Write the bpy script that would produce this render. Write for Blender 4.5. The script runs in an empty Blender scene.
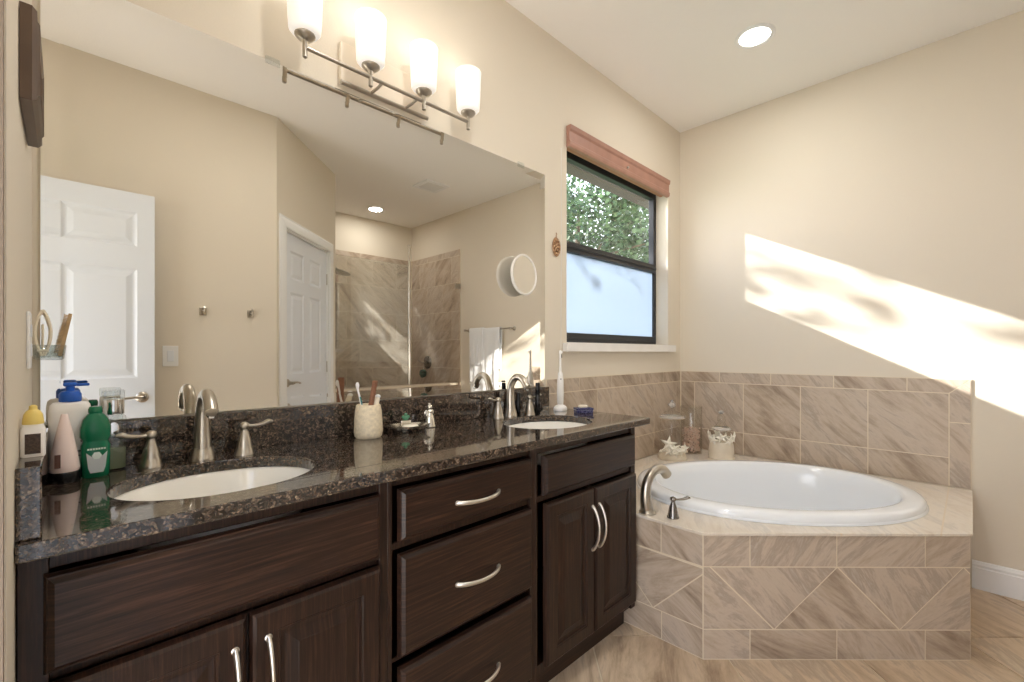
import bpy, bmesh, math, random
from math import sin, cos, pi, radians
from mathutils import Vector, Matrix
from mathutils.geometry import delaunay_2d_cdt

random.seed(7)
scene = bpy.context.scene
COL = scene.collection

# ------------------------------------------------------------------ camera
YAW = 0.7917
cam_d = bpy.data.cameras.new('camera')
cam_d.sensor_width = 36.0
cam_d.lens = 453.3 / 1024 * 36
cam_d.shift_y = 11.4 / 1024
cam_d.clip_start = 0.01
cam = bpy.data.objects.new('camera', cam_d)
COL.objects.link(cam)
cam.location = (0, -1.5821, 1.23)
cam.rotation_euler = (radians(90), 0, YAW - radians(90))
scene.camera = cam

# ------------------------------------------------------------------ world, sun, exposure
scene.view_settings.view_transform = 'Standard'
scene.view_settings.look = 'None'
scene.view_settings.gamma = 1.0
scene.view_settings.use_curve_mapping = False
scene.view_settings.exposure = 0.97
world = bpy.data.worlds.new('world')
scene.world = world
world.use_nodes = True
wn = world.node_tree
wn.nodes.clear()
tcw = wn.nodes.new('ShaderNodeTexCoord')
sxw = wn.nodes.new('ShaderNodeSeparateXYZ')
wn.links.new(tcw.outputs['Generated'], sxw.inputs[0])
sky = wn.nodes.new('ShaderNodeValToRGB')      # hazy horizon to blue zenith
sky.color_ramp.elements[0].position = 0.0; sky.color_ramp.elements[0].color = (1.0, 0.97, 0.94, 1)
sky.color_ramp.elements[1].position = 0.8; sky.color_ramp.elements[1].color = (0.42, 0.60, 0.95, 1)
wn.links.new(sxw.outputs[2], sky.inputs[0])
bg = wn.nodes.new('ShaderNodeBackground')
bg.inputs['Strength'].default_value = 3.0
wo = wn.nodes.new('ShaderNodeOutputWorld')
wn.links.new(sky.outputs[0], bg.inputs['Color'])
wn.links.new(bg.outputs[0], wo.inputs['Surface'])

sun_d = bpy.data.lights.new('sun', 'SUN')
sun_d.energy = 9.0
sun_d.angle = radians(0.6)
sun_d.color = (1.0, 0.97, 0.92)
sun = bpy.data.objects.new('sun', sun_d)
COL.objects.link(sun)
SUN_DIR = Vector((0.20, -0.47, -0.247)).normalized()
sun.rotation_euler = SUN_DIR.to_track_quat('-Z', 'Y').to_euler()
sun.location = (1, 4, 5)

CAN_W = 3.5
BULB_W = 0.13
try:
    scene.cycles.max_bounces = 14
    scene.cycles.diffuse_bounces = 8
    scene.cycles.glossy_bounces = 8
    scene.cycles.transparent_max_bounces = 24
    scene.cycles.transmission_bounces = 10
    scene.cycles.sample_clamp_indirect = 4.0
    scene.cycles.caustics_reflective = True
    scene.cycles.caustics_refractive = False
    scene.cycles.use_denoising = True
except Exception:
    pass

# ------------------------------------------------------------------ room dimensions
LX = -0.055      # left wall face
RX = 3.391       # right (bath) wall face
CZ = 2.93        # ceiling
FY = -1.95       # wall behind the camera
SY = -3.82       # shower back wall
CT = 0.935       # counter top

# ------------------------------------------------------------------ materials
def srgb(r, g, b):
    f = lambda c: (c / 255 / 12.92) if c <= 10 else ((c / 255 + 0.055) / 1.055) ** 2.4
    return (f(r), f(g), f(b), 1)

MATS = {}
class NT:
    def __init__(s, m):
        s.t = m.node_tree; s.n = s.t.nodes; s.l = s.t.links
        s.b = s.n['Principled BSDF']; s.out = s.n['Material Output']
    def add(s, kind, **kw):
        nd = s.n.new(kind)
        for k, v in kw.items():
            if k.startswith('i_'):
                key = k[2:]
                key = int(key) if key.isdigit() else key.replace('_', ' ')
                nd.inputs[key].default_value = v
            else:
                setattr(nd, k, v)
        return nd
    def link(s, a, b): s.l.new(a, b)
    def ramp(s, fac, stops):
        r = s.n.new('ShaderNodeValToRGB')
        e = r.color_ramp.elements
        while len(e) < len(stops): e.new(0.5)
        for x, (p, c) in zip(e, stops):
            x.position = p; x.color = c
        s.link(fac, r.inputs[0])
        return r.outputs[0]
    def bump(s, h, strength=0.2, dist=0.01):
        b = s.add('ShaderNodeBump', i_Strength=strength, i_Distance=dist)
        s.link(h, b.inputs['Height']); s.link(b.outputs[0], s.b.inputs['Normal'])

def mat(name, col=(0.8, 0.8, 0.8, 1), rough=0.5, metal=0.0, noise=0.0, nscale=30, bump=0.0, bscale=200, coat=0.0, trans=0.0, ior=1.45, sheen=0.0, spec=0.5):
    m = bpy.data.materials.new(name); m.use_nodes = True
    t = NT(m)
    b = t.b
    b.inputs['Base Color'].default_value = col
    b.inputs['Roughness'].default_value = rough
    b.inputs['Metallic'].default_value = metal
    b.inputs['Coat Weight'].default_value = coat
    b.inputs['Transmission Weight'].default_value = trans
    b.inputs['IOR'].default_value = ior
    b.inputs['Sheen Weight'].default_value = sheen
    b.inputs['Specular IOR Level'].default_value = spec
    tc = t.add('ShaderNodeTexCoord')
    if noise > 0:
        nz = t.add('ShaderNodeTexNoise', i_Scale=nscale, i_Detail=4.0)
        t.link(tc.outputs['Object'], nz.inputs['Vector'])
        lo = tuple(c * (1 - noise) for c in col[:3]) + (1,)
        hi = tuple(min(1, c * (1 + noise)) for c in col[:3]) + (1,)
        t.link(t.ramp(nz.outputs['Fac'], [(0.3, lo), (0.7, hi)]), b.inputs['Base Color'])
    if bump > 0:
        nz = t.add('ShaderNodeTexNoise', i_Scale=bscale, i_Detail=3.0)
        t.link(tc.outputs['Object'], nz.inputs['Vector'])
        t.bump(nz.outputs['Fac'], bump, 0.004)
    MATS[name] = m
    return m

def glass_mat(name, tint=(1, 1, 1, 1), refl=1.0, rough=0.0, tmix=0.0):
    # thin pane: see-through with a Fresnel reflection
    m = bpy.data.materials.new(name); m.use_nodes = True
    t = NT(m)
    t.n.remove(t.b)
    tr = t.add('ShaderNodeBsdfTransparent', i_Color=tint)
    gl = t.add('ShaderNodeBsdfGlossy', i_Roughness=rough)
    lw = t.add('ShaderNodeLayerWeight'); lw.inputs['Blend'].default_value = 0.5
    pw = t.add('ShaderNodeMath', operation='POWER'); pw.inputs[1].default_value = 5.0
    t.link(lw.outputs['Facing'], pw.inputs[0])
    mu = t.add('ShaderNodeMath', operation='MULTIPLY_ADD'); mu.inputs[1].default_value = 0.9; mu.inputs[2].default_value = 0.04*refl
    mu.use_clamp = True
    t.link(pw.outputs[0], mu.inputs[0])
    mx = t.add('ShaderNodeMixShader')
    t.link(mu.outputs[0], mx.inputs[0]); t.link(tr.outputs[0], mx.inputs[1]); t.link(gl.outputs[0], mx.inputs[2])
    t.link(mx.outputs[0], t.out.inputs['Surface'])
    MATS[name] = m
    return m

M_wall = mat('wall_paint', srgb(223, 214, 198), 0.75, bump=0.12, bscale=160)
M_ceil = mat('ceiling_paint', srgb(247, 245, 241), 0.85, bump=0.18, bscale=110)
M_white = mat('white_gloss_paint', srgb(226, 231, 238), 0.35)
M_trimw = mat('white_trim_paint', srgb(236, 237, 237), 0.4)
M_porc = mat('white_porcelain', srgb(240, 238, 232), 0.12, coat=0.5)
M_sink = mat('cream_porcelain', srgb(240, 238, 232), 0.15, coat=0.4)
M_acr = mat('tub_acrylic', srgb(238, 242, 247), 0.14, coat=0.4)
M_nick = mat('brushed_nickel', (0.50, 0.46, 0.40, 1), 0.28, 1.0)
M_nick2 = mat('satin_pull_nickel', (0.72, 0.68, 0.62, 1), 0.3, 1.0)
M_bronze = mat('dark_window_metal', srgb(52, 53, 56), 0.4, 0.3)
M_chrome = mat('chrome', (0.8, 0.8, 0.8, 1), 0.08, 1.0)
M_mirror = mat('mirror_silver', (0.79, 0.77, 0.725, 1), 0.0, 1.0)
M_grout = mat('grout', srgb(224, 212, 190), 0.9)
M_sill = mat('white_marble_sill', srgb(240, 238, 235), 0.25, noise=0.03, nscale=9)
M_black = mat('black_plastic', srgb(18, 18, 20), 0.25)
M_val = mat('copper_pink_cornice', srgb(170, 128, 112), 0.5, noise=0.08, nscale=14)
M_towel = mat('white_terry', srgb(236, 238, 240), 0.95, bump=0.6, bscale=500, sheen=0.3)
M_glass = glass_mat('clear_pane')
M_shglass = glass_mat('shower_glass', (0.97, 0.985, 0.975, 1), 5.0)
M_jar = glass_mat('jar_glass', (0.97, 0.97, 0.96, 1), 1.3)
M_plastic_clear = glass_mat('clear_plastic', (0.93, 0.95, 0.95, 1), 2.0, 0.05)

def make_wood():
    m = mat('espresso_wood', srgb(60, 42, 34), 0.36, coat=0.08, spec=0.35)
    t = NT(m); tc = t.add('ShaderNodeTexCoord')
    at = t.add('ShaderNodeUVMap', uv_map='uv')
    mp = t.add('ShaderNodeMapping'); mp.inputs['Scale'].default_value = (3.0, 90, 1)
    t.link(at.outputs[0], mp.inputs[0])
    nz = t.add('ShaderNodeTexNoise', i_Scale=1.6, i_Detail=9.0, i_Roughness=0.7, i_Distortion=0.5)
    t.link(mp.outputs[0], nz.inputs['Vector'])
    n2 = t.add('ShaderNodeTexNoise', i_Scale=2.2, i_Detail=2.0)
    t.link(at.outputs[0], n2.inputs['Vector'])
    c1 = t.ramp(nz.outputs['Fac'], [(0.32, srgb(22, 14, 11)), (0.5, srgb(42, 27, 20)), (0.68, srgb(72, 48, 35))])
    c2 = t.ramp(n2.outputs['Fac'], [(0.35, (0.82, 0.80, 0.80, 1)), (0.7, (1.1, 1.05, 1.0, 1))])
    mx = t.add('ShaderNodeMix', data_type='RGBA', blend_type='MULTIPLY'); mx.inputs[0].default_value = 1.0
    t.link(c1, mx.inputs[6]); t.link(c2, mx.inputs[7]); t.link(mx.outputs[2], t.b.inputs['Base Color'])
    t.bump(nz.outputs['Fac'], 0.08, 0.002)
    return m
M_wood = make_wood()

def make_granite():
    m = mat('brown_granite', srgb(70, 60, 55), 0.06, coat=0.4, ior=1.7)
    m.node_tree.nodes['Principled BSDF'].inputs['Coat IOR'].default_value = 1.5
    t = NT(m); tc = t.add('ShaderNodeTexCoord')
    wp = t.add('ShaderNodeTexNoise', i_Scale=22.0, i_Detail=3.0)
    t.link(tc.outputs['Object'], wp.inputs['Vector'])
    ad = t.add('ShaderNodeMix', data_type='RGBA', blend_type='LINEAR_LIGHT'); ad.inputs[0].default_value = 0.0015
    t.link(tc.outputs['Object'], ad.inputs[6]); t.link(wp.outputs['Color'], ad.inputs[7])
    v = t.add('ShaderNodeTexVoronoi', i_Scale=240.0)
    t.link(ad.outputs[2], v.inputs['Vector'])
    sep = t.add('ShaderNodeSeparateColor'); t.link(v.outputs['Color'], sep.inputs[0])
    n2 = t.add('ShaderNodeTexNoise', i_Scale=60.0, i_Detail=6.0, i_Roughness=0.8)
    t.link(tc.outputs['Object'], n2.inputs['Vector'])
    a2 = t.add('ShaderNodeMath', operation='MULTIPLY_ADD'); a2.inputs[1].default_value = 0.30
    t.link(sep.outputs[0], a2.inputs[0])
    a3 = t.add('ShaderNodeMath', operation='MULTIPLY'); a3.inputs[1].default_value = 0.74
    t.link(n2.outputs['Fac'], a3.inputs[0]); t.link(a3.outputs[0], a2.inputs[2])
    c = t.ramp(a2.outputs[0], [(0.38, srgb(16, 14, 14)), (0.49, srgb(42, 34, 30)), (0.58, srgb(70, 58, 50)), (0.67, srgb(104, 88, 74)), (0.78, srgb(156, 138, 116))])
    t.link(c, t.b.inputs['Base Color'])
    return m
M_gran = make_granite()

def make_tile(name, stops, rough=0.42, lines=False):
    m = mat(name, srgb(190, 170, 145), rough)
    t = NT(m)
    uv = t.add('ShaderNodeUVMap', uv_map='uv')
    rid = t.add('ShaderNodeUVMap', uv_map='rid')
    mp = t.add('ShaderNodeMapping'); mp.inputs['Scale'].default_value = (2.2, 9.0, 1)
    t.link(uv.outputs[0], mp.inputs[0])
    nz = t.add('ShaderNodeTexNoise', i_Scale=1.25, i_Detail=11.0, i_Roughness=0.68, i_Distortion=0.45)
    t.link(mp.outputs[0], nz.inputs['Vector'])
    mp2 = t.add('ShaderNodeMapping'); mp2.inputs['Scale'].default_value = (4.0, 46.0, 1)
    t.link(uv.outputs[0], mp2.inputs[0])
    fine = t.add('ShaderNodeTexNoise', i_Scale=1.0, i_Detail=6.0, i_Roughness=0.7, i_Distortion=0.6)
    t.link(mp2.outputs[0], fine.inputs['Vector'])
    ma = t.add('ShaderNodeMath', operation='MULTIPLY_ADD'); ma.inputs[1].default_value = 0.22
    t.link(fine.outputs['Fac'], ma.inputs[0])
    sx = t.add('ShaderNodeSeparateXYZ'); t.link(rid.outputs[0], sx.inputs[0])
    sh = t.add('ShaderNodeMath', operation='MULTIPLY_ADD'); sh.inputs[1].default_value = 0.17; sh.inputs[2].default_value = -0.195
    t.link(sx.outputs[0], sh.inputs[0])
    s2 = t.add('ShaderNodeMath', operation='ADD')
    t.link(nz.outputs['Fac'], s2.inputs[0]); t.link(sh.outputs[0], s2.inputs[1]); t.link(s2.outputs[0], ma.inputs[2])
    c = t.ramp(ma.outputs[0], stops)
    last = c
    if lines:
        geo = t.add('ShaderNodeNewGeometry'); sp = t.add('ShaderNodeSeparateXYZ'); t.link(geo.outputs['Position'], sp.inputs[0])
        masks = []
        for (out, pos) in ((1, -1.499), (1, -0.115), (0, 3.19), (0, 2.2)):
            d = t.add('ShaderNodeMath', operation='SUBTRACT'); d.inputs[1].default_value = pos; t.link(sp.outputs[out], d.inputs[0])
            a = t.add('ShaderNodeMath', operation='ABSOLUTE'); t.link(d.outputs[0], a.inputs[0])
            l = t.add('ShaderNodeMath', operation='LESS_THAN'); l.inputs[1].default_value = 0.0028; t.link(a.outputs[0], l.inputs[0])
            masks.append(l.outputs[0])
        cur = masks[0]
        for k in masks[1:]:
            mxm = t.add('ShaderNodeMath', operation='MAXIMUM'); t.link(cur, mxm.inputs[0]); t.link(k, mxm.inputs[1]); cur = mxm.outputs[0]
        mx = t.add('ShaderNodeMix', data_type='RGBA'); t.link(cur, mx.inputs[0]); t.link(c, mx.inputs[6]); mx.inputs[7].default_value = srgb(225, 210, 188)
        last = mx.outputs[2]
    t.link(last, t.b.inputs['Base Color'])
    return m
STOPS = [(0.20, srgb(118, 99, 84)), (0.32, srgb(156, 138, 121)), (0.43, srgb(182, 165, 146)), (0.54, srgb(199, 184, 167)), (0.63, srgb(172, 157, 142)), (0.78, srgb(208, 198, 184))]
M_tile = make_tile('stone_tile', STOPS)
M_ftile = make_tile('floor_stone_tile', [(p, tuple(min(1, c[i] * (1.22, 1.16, 1.05)[i]) if i < 3 else 1 for i in range(4))) for p, c in STOPS], 0.3)
M_dtile = make_tile('deck_stone_tile', [(0.2, srgb(190, 176, 160)), (0.4, srgb(214, 202, 187)), (0.55, srgb(228, 219, 206)), (0.64, srgb(212, 204, 194)), (0.8, srgb(232, 225, 214))], 0.18, lines=True)  # stone colour lightened to carry the reflected light on the deck top

def make_frost():
    m = bpy.data.materials.new('frosted_film'); m.use_nodes = True
    t = NT(m); t.n.remove(t.b)
    tl = t.add('ShaderNodeBsdfTranslucent', i_Color=(0.50, 0.57, 0.66, 1))
    df = t.add('ShaderNodeBsdfDiffuse', i_Color=(0.80, 0.86, 0.92, 1))
    mx = t.add('ShaderNodeMixShader'); mx.inputs[0].default_value = 0.2
    t.link(tl.outputs[0], mx.inputs[1]); t.link(df.outputs[0], mx.inputs[2])
    gl = t.add('ShaderNodeBsdfGlossy', i_Roughness=0.15)
    fr = t.add('ShaderNodeFresnel', i_IOR=1.4)
    m2 = t.add('ShaderNodeMixShader')
    t.link(fr.outputs[0], m2.inputs[0]); t.link(mx.outputs[0], m2.inputs[1]); t.link(gl.outputs[0], m2.inputs[2])
    t.link(m2.outputs[0], t.out.inputs['Surface'])
    return m
M_frost = make_frost()

def make_emit(name, col, strength):
    m = bpy.data.materials.new(name); m.use_nodes = True
    t = NT(m)
    t.b.inputs['Base Color'].default_value = (0.9, 0.88, 0.84, 1)
    t.b.inputs['Roughness'].default_value = 0.35
    t.b.inputs['Emission Color'].default_value = col
    t.b.inputs['Emission Strength'].default_value = strength
    return m
M_shade = make_emit('lit_opal_glass', (1.0, 0.96, 0.90, 1), 0.20)
M_lens = make_emit('lit_can_lens', (1.0, 0.96, 0.88, 1), 6.0)

def make_leaf(name, c1, c2):
    m = bpy.data.materials.new(name); m.use_nodes = True
    t = NT(m)
    geo = t.add('ShaderNodeNewGeometry')
    c = t.ramp(geo.outputs['Random Per Island'], [(0.0, c1), (1.0, c2)])
    t.link(c, t.b.inputs['Base Color']); t.b.inputs['Roughness'].default_value = 0.5
    tl = t.add('ShaderNodeBsdfTranslucent'); t.link(c, tl.inputs[0])
    mx = t.add('ShaderNodeMixShader'); mx.inputs[0].default_value = 0.35
    t.link(t.b.outputs[0], mx.inputs[1]); t.link(tl.outputs[0], mx.inputs[2]); t.link(mx.outputs[0], t.out.inputs['Surface'])
    return m
M_leaf = make_leaf('green_leaves', srgb(34, 58, 40), srgb(106, 136, 92))
M_bark = mat('bark', srgb(84, 70, 56), 0.9, noise=0.3, nscale=12)

# ------------------------------------------------------------------ mesh helpers
def newbm(): return bmesh.new()

def obj(name, bm, m, parent=None, smooth=None, bevel=0.0, seg=2, normals=True):
    if normals: bmesh.ops.recalc_face_normals(bm, faces=bm.faces)
    me = bpy.data.meshes.new(name)
    bm.to_mesh(me); bm.free()
    ms = m if isinstance(m, (list, tuple)) else [m]
    for x in ms: me.materials.append(x)
    o = bpy.data.objects.new(name, me)
    COL.objects.link(o)
    if parent: o.parent = parent
    if smooth is not None:
        for p in me.polygons: p.use_smooth = True
        if smooth < 180:
            try: me.set_sharp_from_angle(angle=radians(smooth))
            except Exception: pass
    if bevel > 0:
        b = o.modifiers.new('bevel', 'BEVEL'); b.width = bevel; b.segments = seg; b.limit_method = 'ANGLE'; b.angle_limit = radians(40)
        b.harden_normals = False
    return o

def tag(o, label=None, cat=None, group=None, kind=None):
    if label: o['label'] = label
    if cat: o['category'] = cat
    if group: o['group'] = group
    if kind: o['kind'] = kind
    return o

def thing(name, loc, label, cat, group=None, rz=0.0, kind=None):
    o = bpy.data.objects.new(name, None); COL.objects.link(o)
    o.empty_display_size = 0.05
    o.location = loc; o.rotation_euler = (0, 0, rz)
    return tag(o, label, cat, group, kind)

def box(bm, x0, x1, y0, y1, z0, z1, mx=None):
    vs = [bm.verts.new(p) for p in ((x0,y0,z0),(x1,y0,z0),(x1,y1,z0),(x0,y1,z0),(x0,y0,z1),(x1,y0,z1),(x1,y1,z1),(x0,y1,z1))]
    fs = [bm.faces.new([vs[i] for i in f]) for f in ((3,2,1,0),(4,5,6,7),(0,1,5,4),(1,2,6,5),(2,3,7,6),(3,0,4,7))]
    if mx is not None:
        for v in vs: v.co = mx @ v.co
    return fs

def lathe(bm, prof, seg=32, c=(0, 0, 0), mx=None, cap0=True, cap1=True, sx=1.0, sy=1.0):
    rings = []
    for r, z in prof:
        ring = []
        for k in range(seg):
            a = 2 * pi * k / seg
            p = Vector((c[0] + r * sx * cos(a), c[1] + r * sy * sin(a), c[2] + z))
            if mx is not None: p = mx @ p
            ring.append(bm.verts.new(p))
        rings.append(ring)
    for a, b in zip(rings, rings[1:]):
        for k in range(seg):
            bm.faces.new((a[k], a[(k + 1) % seg], b[(k + 1) % seg], b[k]))
    if cap0: bm.faces.new(list(reversed(rings[0])))
    if cap1: bm.faces.new(rings[-1])
    return rings

def tube(bm, pts, rad, seg=14, cap=True, flat=1.0, up=Vector((0, 0, 1))):
    pts = [Vector(p) for p in pts]
    n = len(pts)
    rs = rad if isinstance(rad, (list, tuple)) else [rad] * n
    rings = []
    prev = None
    for i, p in enumerate(pts):
        t = (pts[min(i + 1, n - 1)] - pts[max(i - 1, 0)]).normalized()
        if prev is None:
            ref = up if abs(t.dot(up)) < 0.95 else Vector((1, 0, 0))
            a = t.cross(ref).normalized()
        else:
            a = (prev - t * prev.dot(t)).normalized()
        prev = a
        b = t.cross(a).normalized()
        rings.append([bm.verts.new(p + a * (rs[i] * cos(2*pi*k/seg)) + b * (rs[i] * flat * sin(2*pi*k/seg))) for k in range(seg)])
    for r0, r1 in zip(rings, rings[1:]):
        for k in range(seg):
            bm.faces.new((r0[k], r0[(k+1) % seg], r1[(k+1) % seg], r1[k]))
    if cap:
        bm.faces.new(list(reversed(rings[0]))); bm.faces.new(rings[-1])
    return rings

def spline(ctrl, n=24):
    # Catmull-Rom through control points
    c = [Vector(p) for p in ctrl]
    c = [c[0] * 2 - c[1]] + c + [c[-1] * 2 - c[-2]]
    out = []
    segs = len(c) - 3
    for i in range(segs):
        p0, p1, p2, p3 = c[i:i+4]
        m = max(2, n // segs)
        for k in range(m):
            t = k / m
            out.append(0.5 * ((2*p1) + (-p0+p2)*t + (2*p0-5*p1+4*p2-p3)*t*t + (-p0+3*p1-3*p2+p3)*t**3))
    out.append(c[-2])
    return out

def lerp_list(vals, n):
    out = []
    for i in range(n):
        t = i / (n - 1) * (len(vals) - 1); k = min(int(t), len(vals) - 2); f = t - k
        out.append(vals[k] * (1 - f) + vals[k + 1] * f)
    return out

def sphere(bm, c, r, sx=1, sy=1, sz=1, u=16, v=10, mx=None):
    m = Matrix.Translation(c) @ Matrix.Diagonal((r*sx, r*sy, r*sz, 1))
    if mx is not None: m = mx @ m
    bmesh.ops.create_uvsphere(bm, u_segments=u, v_segments=v, radius=1, matrix=m)

def plate(bm, outer, holes, z0, z1, mx=None):
    # flat slab with holes (outer, holes: lists of 2-D loops)
    pts, edges, faces0 = [], [], []
    loops = [outer] + holes
    idx = []
    for lp in loops:
        s = len(pts); n = len(lp)
        pts += [Vector(p) for p in lp]
        edges += [(s + i, s + (i + 1) % n) for i in range(n)]
        idx.append(list(range(s, s + n)))
    res = delaunay_2d_cdt(pts, edges, [], 0, 1e-6)
    V, Fs = res[0], res[2]
    def inside(p, lp):
        c = False; n = len(lp)
        for i in range(n):
            (x1, y1), (x2, y2) = lp[i][:2], lp[(i+1) % n][:2]
            if (y1 > p[1]) != (y2 > p[1]) and p[0] < (x2-x1)*(p[1]-y1)/(y2-y1)+x1: c = not c
        return c
    def vert(p, z):
        q = Vector((p[0], p[1], z)); return bm.verts.new(mx @ q if mx is not None else q)
    top = [vert(p, z1) for p in V]; bot = [vert(p, z0) for p in V]
    for f in Fs:
        c = sum((V[i] for i in f), Vector((0, 0))) / len(f)
        if inside(c, outer) and not any(inside(c, h) for h in holes):
            bm.faces.new([top[i] for i in f]); bm.faces.new([bot[i] for i in reversed(f)])
    for lp in idx:
        n = len(lp)
        for i in range(n):
            a, b = lp[i], lp[(i+1) % n]
            bm.faces.new((bot[a], bot[b], top[b], top[a]))
    loose = [v for v in bm.verts if not v.link_faces]
    for v in loose: bm.verts.remove(v)

def ell(cx, cy, a, b, n=56, rot=0.0, p=2.0):
    out = []
    for k in range(n):
        t = 2*pi*k/n
        x = a * abs(cos(t))**(2/p) * (1 if cos(t) >= 0 else -1); y = b * abs(sin(t))**(2/p) * (1 if sin(t) >= 0 else -1)
        out.append((cx + x*cos(rot) - y*sin(rot), cy + x*sin(rot) + y*cos(rot)))
    return out

def frame_mx(origin, u, n):
    # local x -> u, local y -> -n (into the surface), local z -> up
    u = Vector(u).normalized(); n = Vector(n).normalized(); up = Vector((0, 0, 1))
    m = Matrix.Identity(4)
    for i in range(3):
        m[i][0] = u[i]; m[i][1] = n[i]; m[i][2] = up[i]; m[i][3] = origin[i]
    return m    # (s, out, z)

def woodify(o, along='x'):
    # UVs in metres, grain along x or z, with a random shift
    me = o.data
    uvl = me.uv_layers.new(name='uv')
    ox, oy = random.random()*9, random.random()*9
    for p in me.polygons:
        nn = p.normal
        for li in p.loop_indices:
            v = me.vertices[me.loops[li].vertex_index].co
            if abs(nn.y) > 0.5 or abs(nn.x) < 0.5:
                a, b = v.x, (v.z if abs(nn.y) > 0.4 else v.y)
            else:
                a, b = v.y, v.z
            if along == 'z': a, b = b, a
            uvl.data[li].uv = (a + ox, b + oy)
    return o

def relief(bm, w0, w1, z0, z1, loops, back, mx, edge_to_back=True):
    # nested rectangles: loops = [(inset, height)]; outer loop drops to 'back'
    rings = []
    for ins, h in loops:
        rings.append([bm.verts.new(mx @ Vector(p)) for p in ((w0+ins, h, z0+ins), (w1-ins, h, z0+ins), (w1-ins, h, z1-ins), (w0+ins, h, z1-ins))])
    if edge_to_back:
        b = [bm.verts.new(mx @ Vector(p)) for p in ((w0, back, z0), (w1, back, z0), (w1, back, z1), (w0, back, z1))]
        rings.insert(0, b)
        bm.faces.new(list(reversed(b)))
    for a, b in zip(rings, rings[1:]):
        for k in range(4):
            bm.faces.new((a[k], a[(k+1) % 4], b[(k+1) % 4], b[k]))
    bm.faces.new(rings[-1])

def grid_panels(bm, xs, zs, cells, loops, front, back, mx):
    # slab with a front split on xs/zs; 'cells' get nested panel loops
    for i in range(len(xs)-1):
        for j in range(len(zs)-1):
            x0, x1, z0, z1 = xs[i], xs[i+1], zs[j], zs[j+1]
            if (i, j) in cells:
                rings = [[bm.verts.new(mx @ Vector(p)) for p in ((x0+a, front+h, z0+a), (x1-a, front+h, z0+a), (x1-a, front+h, z1-a), (x0+a, front+h, z1-a))] for a, h in loops]
                for r0, r1 in zip(rings, rings[1:]):
                    for k in range(4): bm.faces.new((r0[k], r0[(k+1) % 4], r1[(k+1) % 4], r1[k]))
                bm.faces.new(rings[-1])
            else:
                bm.faces.new([bm.verts.new(mx @ Vector(p)) for p in ((x0, front, z0), (x1, front, z0), (x1, front, z1), (x0, front, z1))])
    X0, X1, Z0, Z1 = xs[0], xs[-1], zs[0], zs[-1]
    f = [mx @ Vector(p) for p in ((X0, front, Z0), (X1, front, Z0), (X1, front, Z1), (X0, front, Z1))]
    b = [mx @ Vector(p) for p in ((X0, back, Z0), (X1, back, Z0), (X1, back, Z1), (X0, back, Z1))]
    bm.faces.new([bm.verts.new(p) for p in reversed(b)])
    for k in range(4):
        bm.faces.new([bm.verts.new(p) for p in (b[k], b[(k+1) % 4], f[(k+1) % 4], f[k])])
    bmesh.ops.remove_doubles(bm, verts=bm.verts, dist=1e-5)

def clip_poly(poly, rect):
    x0, x1, y0, y1 = rect
    def cut(ps, inside, inter):
        out = []
        for i in range(len(ps)):
            a, b = ps[i-1], ps[i]
            if inside(b):
                if not inside(a): out.append(inter(a, b))
                out.append(b)
            elif inside(a): out.append(inter(a, b))
        return out
    def ix(v): return lambda a, b: (v, a[1] + (b[1]-a[1])*(v-a[0])/(b[0]-a[0]))
    def iy(v): return lambda a, b: (a[0] + (b[0]-a[0])*(v-a[1])/(b[1]-a[1]), v)
    for ins, it in ((lambda p: p[0] >= x0, ix(x0)), (lambda p: p[0] <= x1, ix(x1)), (lambda p: p[1] >= y0, iy(y0)), (lambda p: p[1] <= y1, iy(y1))):
        if poly: poly = cut(poly, ins, it)
    return poly

def tiles(bm, polys, mx, th, gap=0.0025, ang=None, rot=None):
    # each polygon (s, z) becomes a raised tile with its own vein offset; returns bmesh with 'uv','rid'
    uvl = bm.loops.layers.uv.get('uv') or bm.loops.layers.uv.new('uv')
    rl = bm.loops.layers.uv.get('rid') or bm.loops.layers.uv.new('rid')
    for poly in polys:
        n = len(poly)
        if n < 3: continue
        area = sum(poly[i][0]*poly[(i+1) % n][1] - poly[(i+1) % n][0]*poly[i][1] for i in range(n)) / 2
        if abs(area) < 2e-5: continue
        if area < 0: poly = list(reversed(poly))
        ins = []
        ok = True
        for i in range(n):
            p0, p1, p2 = Vector(poly[i-1]), Vector(poly[i]), Vector(poly[(i+1) % n])
            d1, d2 = (p1-p0), (p2-p1)
            if d1.length < 1e-6 or d2.length < 1e-6: ok = False; break
            d1.normalize(); d2.normalize()
            n1, n2 = Vector((-d1.y, d1.x)), Vector((-d2.y, d2.x))
            bis = n1 + n2
            if bis.length < 1e-3: ok = False; break
            bis.normalize(); q = p1 + bis * (gap / max(0.35, bis.dot(n1)))
            ins.append(q)
        if not ok: continue
        cx = sum(p.x for p in ins)/n; cz = sum(p.y for p in ins)/n
        a = (random.choice((0.6, 0.85, -0.6, 2.3, 0.7)) + random.uniform(-0.2, 0.2)) if ang is None else ang + random.uniform(-0.15, 0.15)
        ox, oy, rr = random.random()*40, random.random()*40, random.random()
        f1 = [bm.verts.new(mx @ Vector((p.x, th, p.y))) for p in ins]
        b1 = [bm.verts.new(mx @ Vector((p.x, -0.001, p.y))) for p in ins]
        fs = [bm.faces.new(f1)] + [bm.faces.new((b1[k], b1[(k+1) % n], f1[(k+1) % n], f1[k])) for k in range(n)]
        loc = {}
        for v, p in zip(f1 + b1, ins + ins): loc[v] = p
        for f in fs:
            for lp in f.loops:
                p = loc[lp.vert]; x, z = p.x - cx, p.y - cz
                lp[uvl].uv = (x*cos(a) - z*sin(a) + ox, x*sin(a) + z*cos(a) + oy)
                lp[rl].uv = (rr, rr)

def slab_uv(bm, f):
    pass

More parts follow.
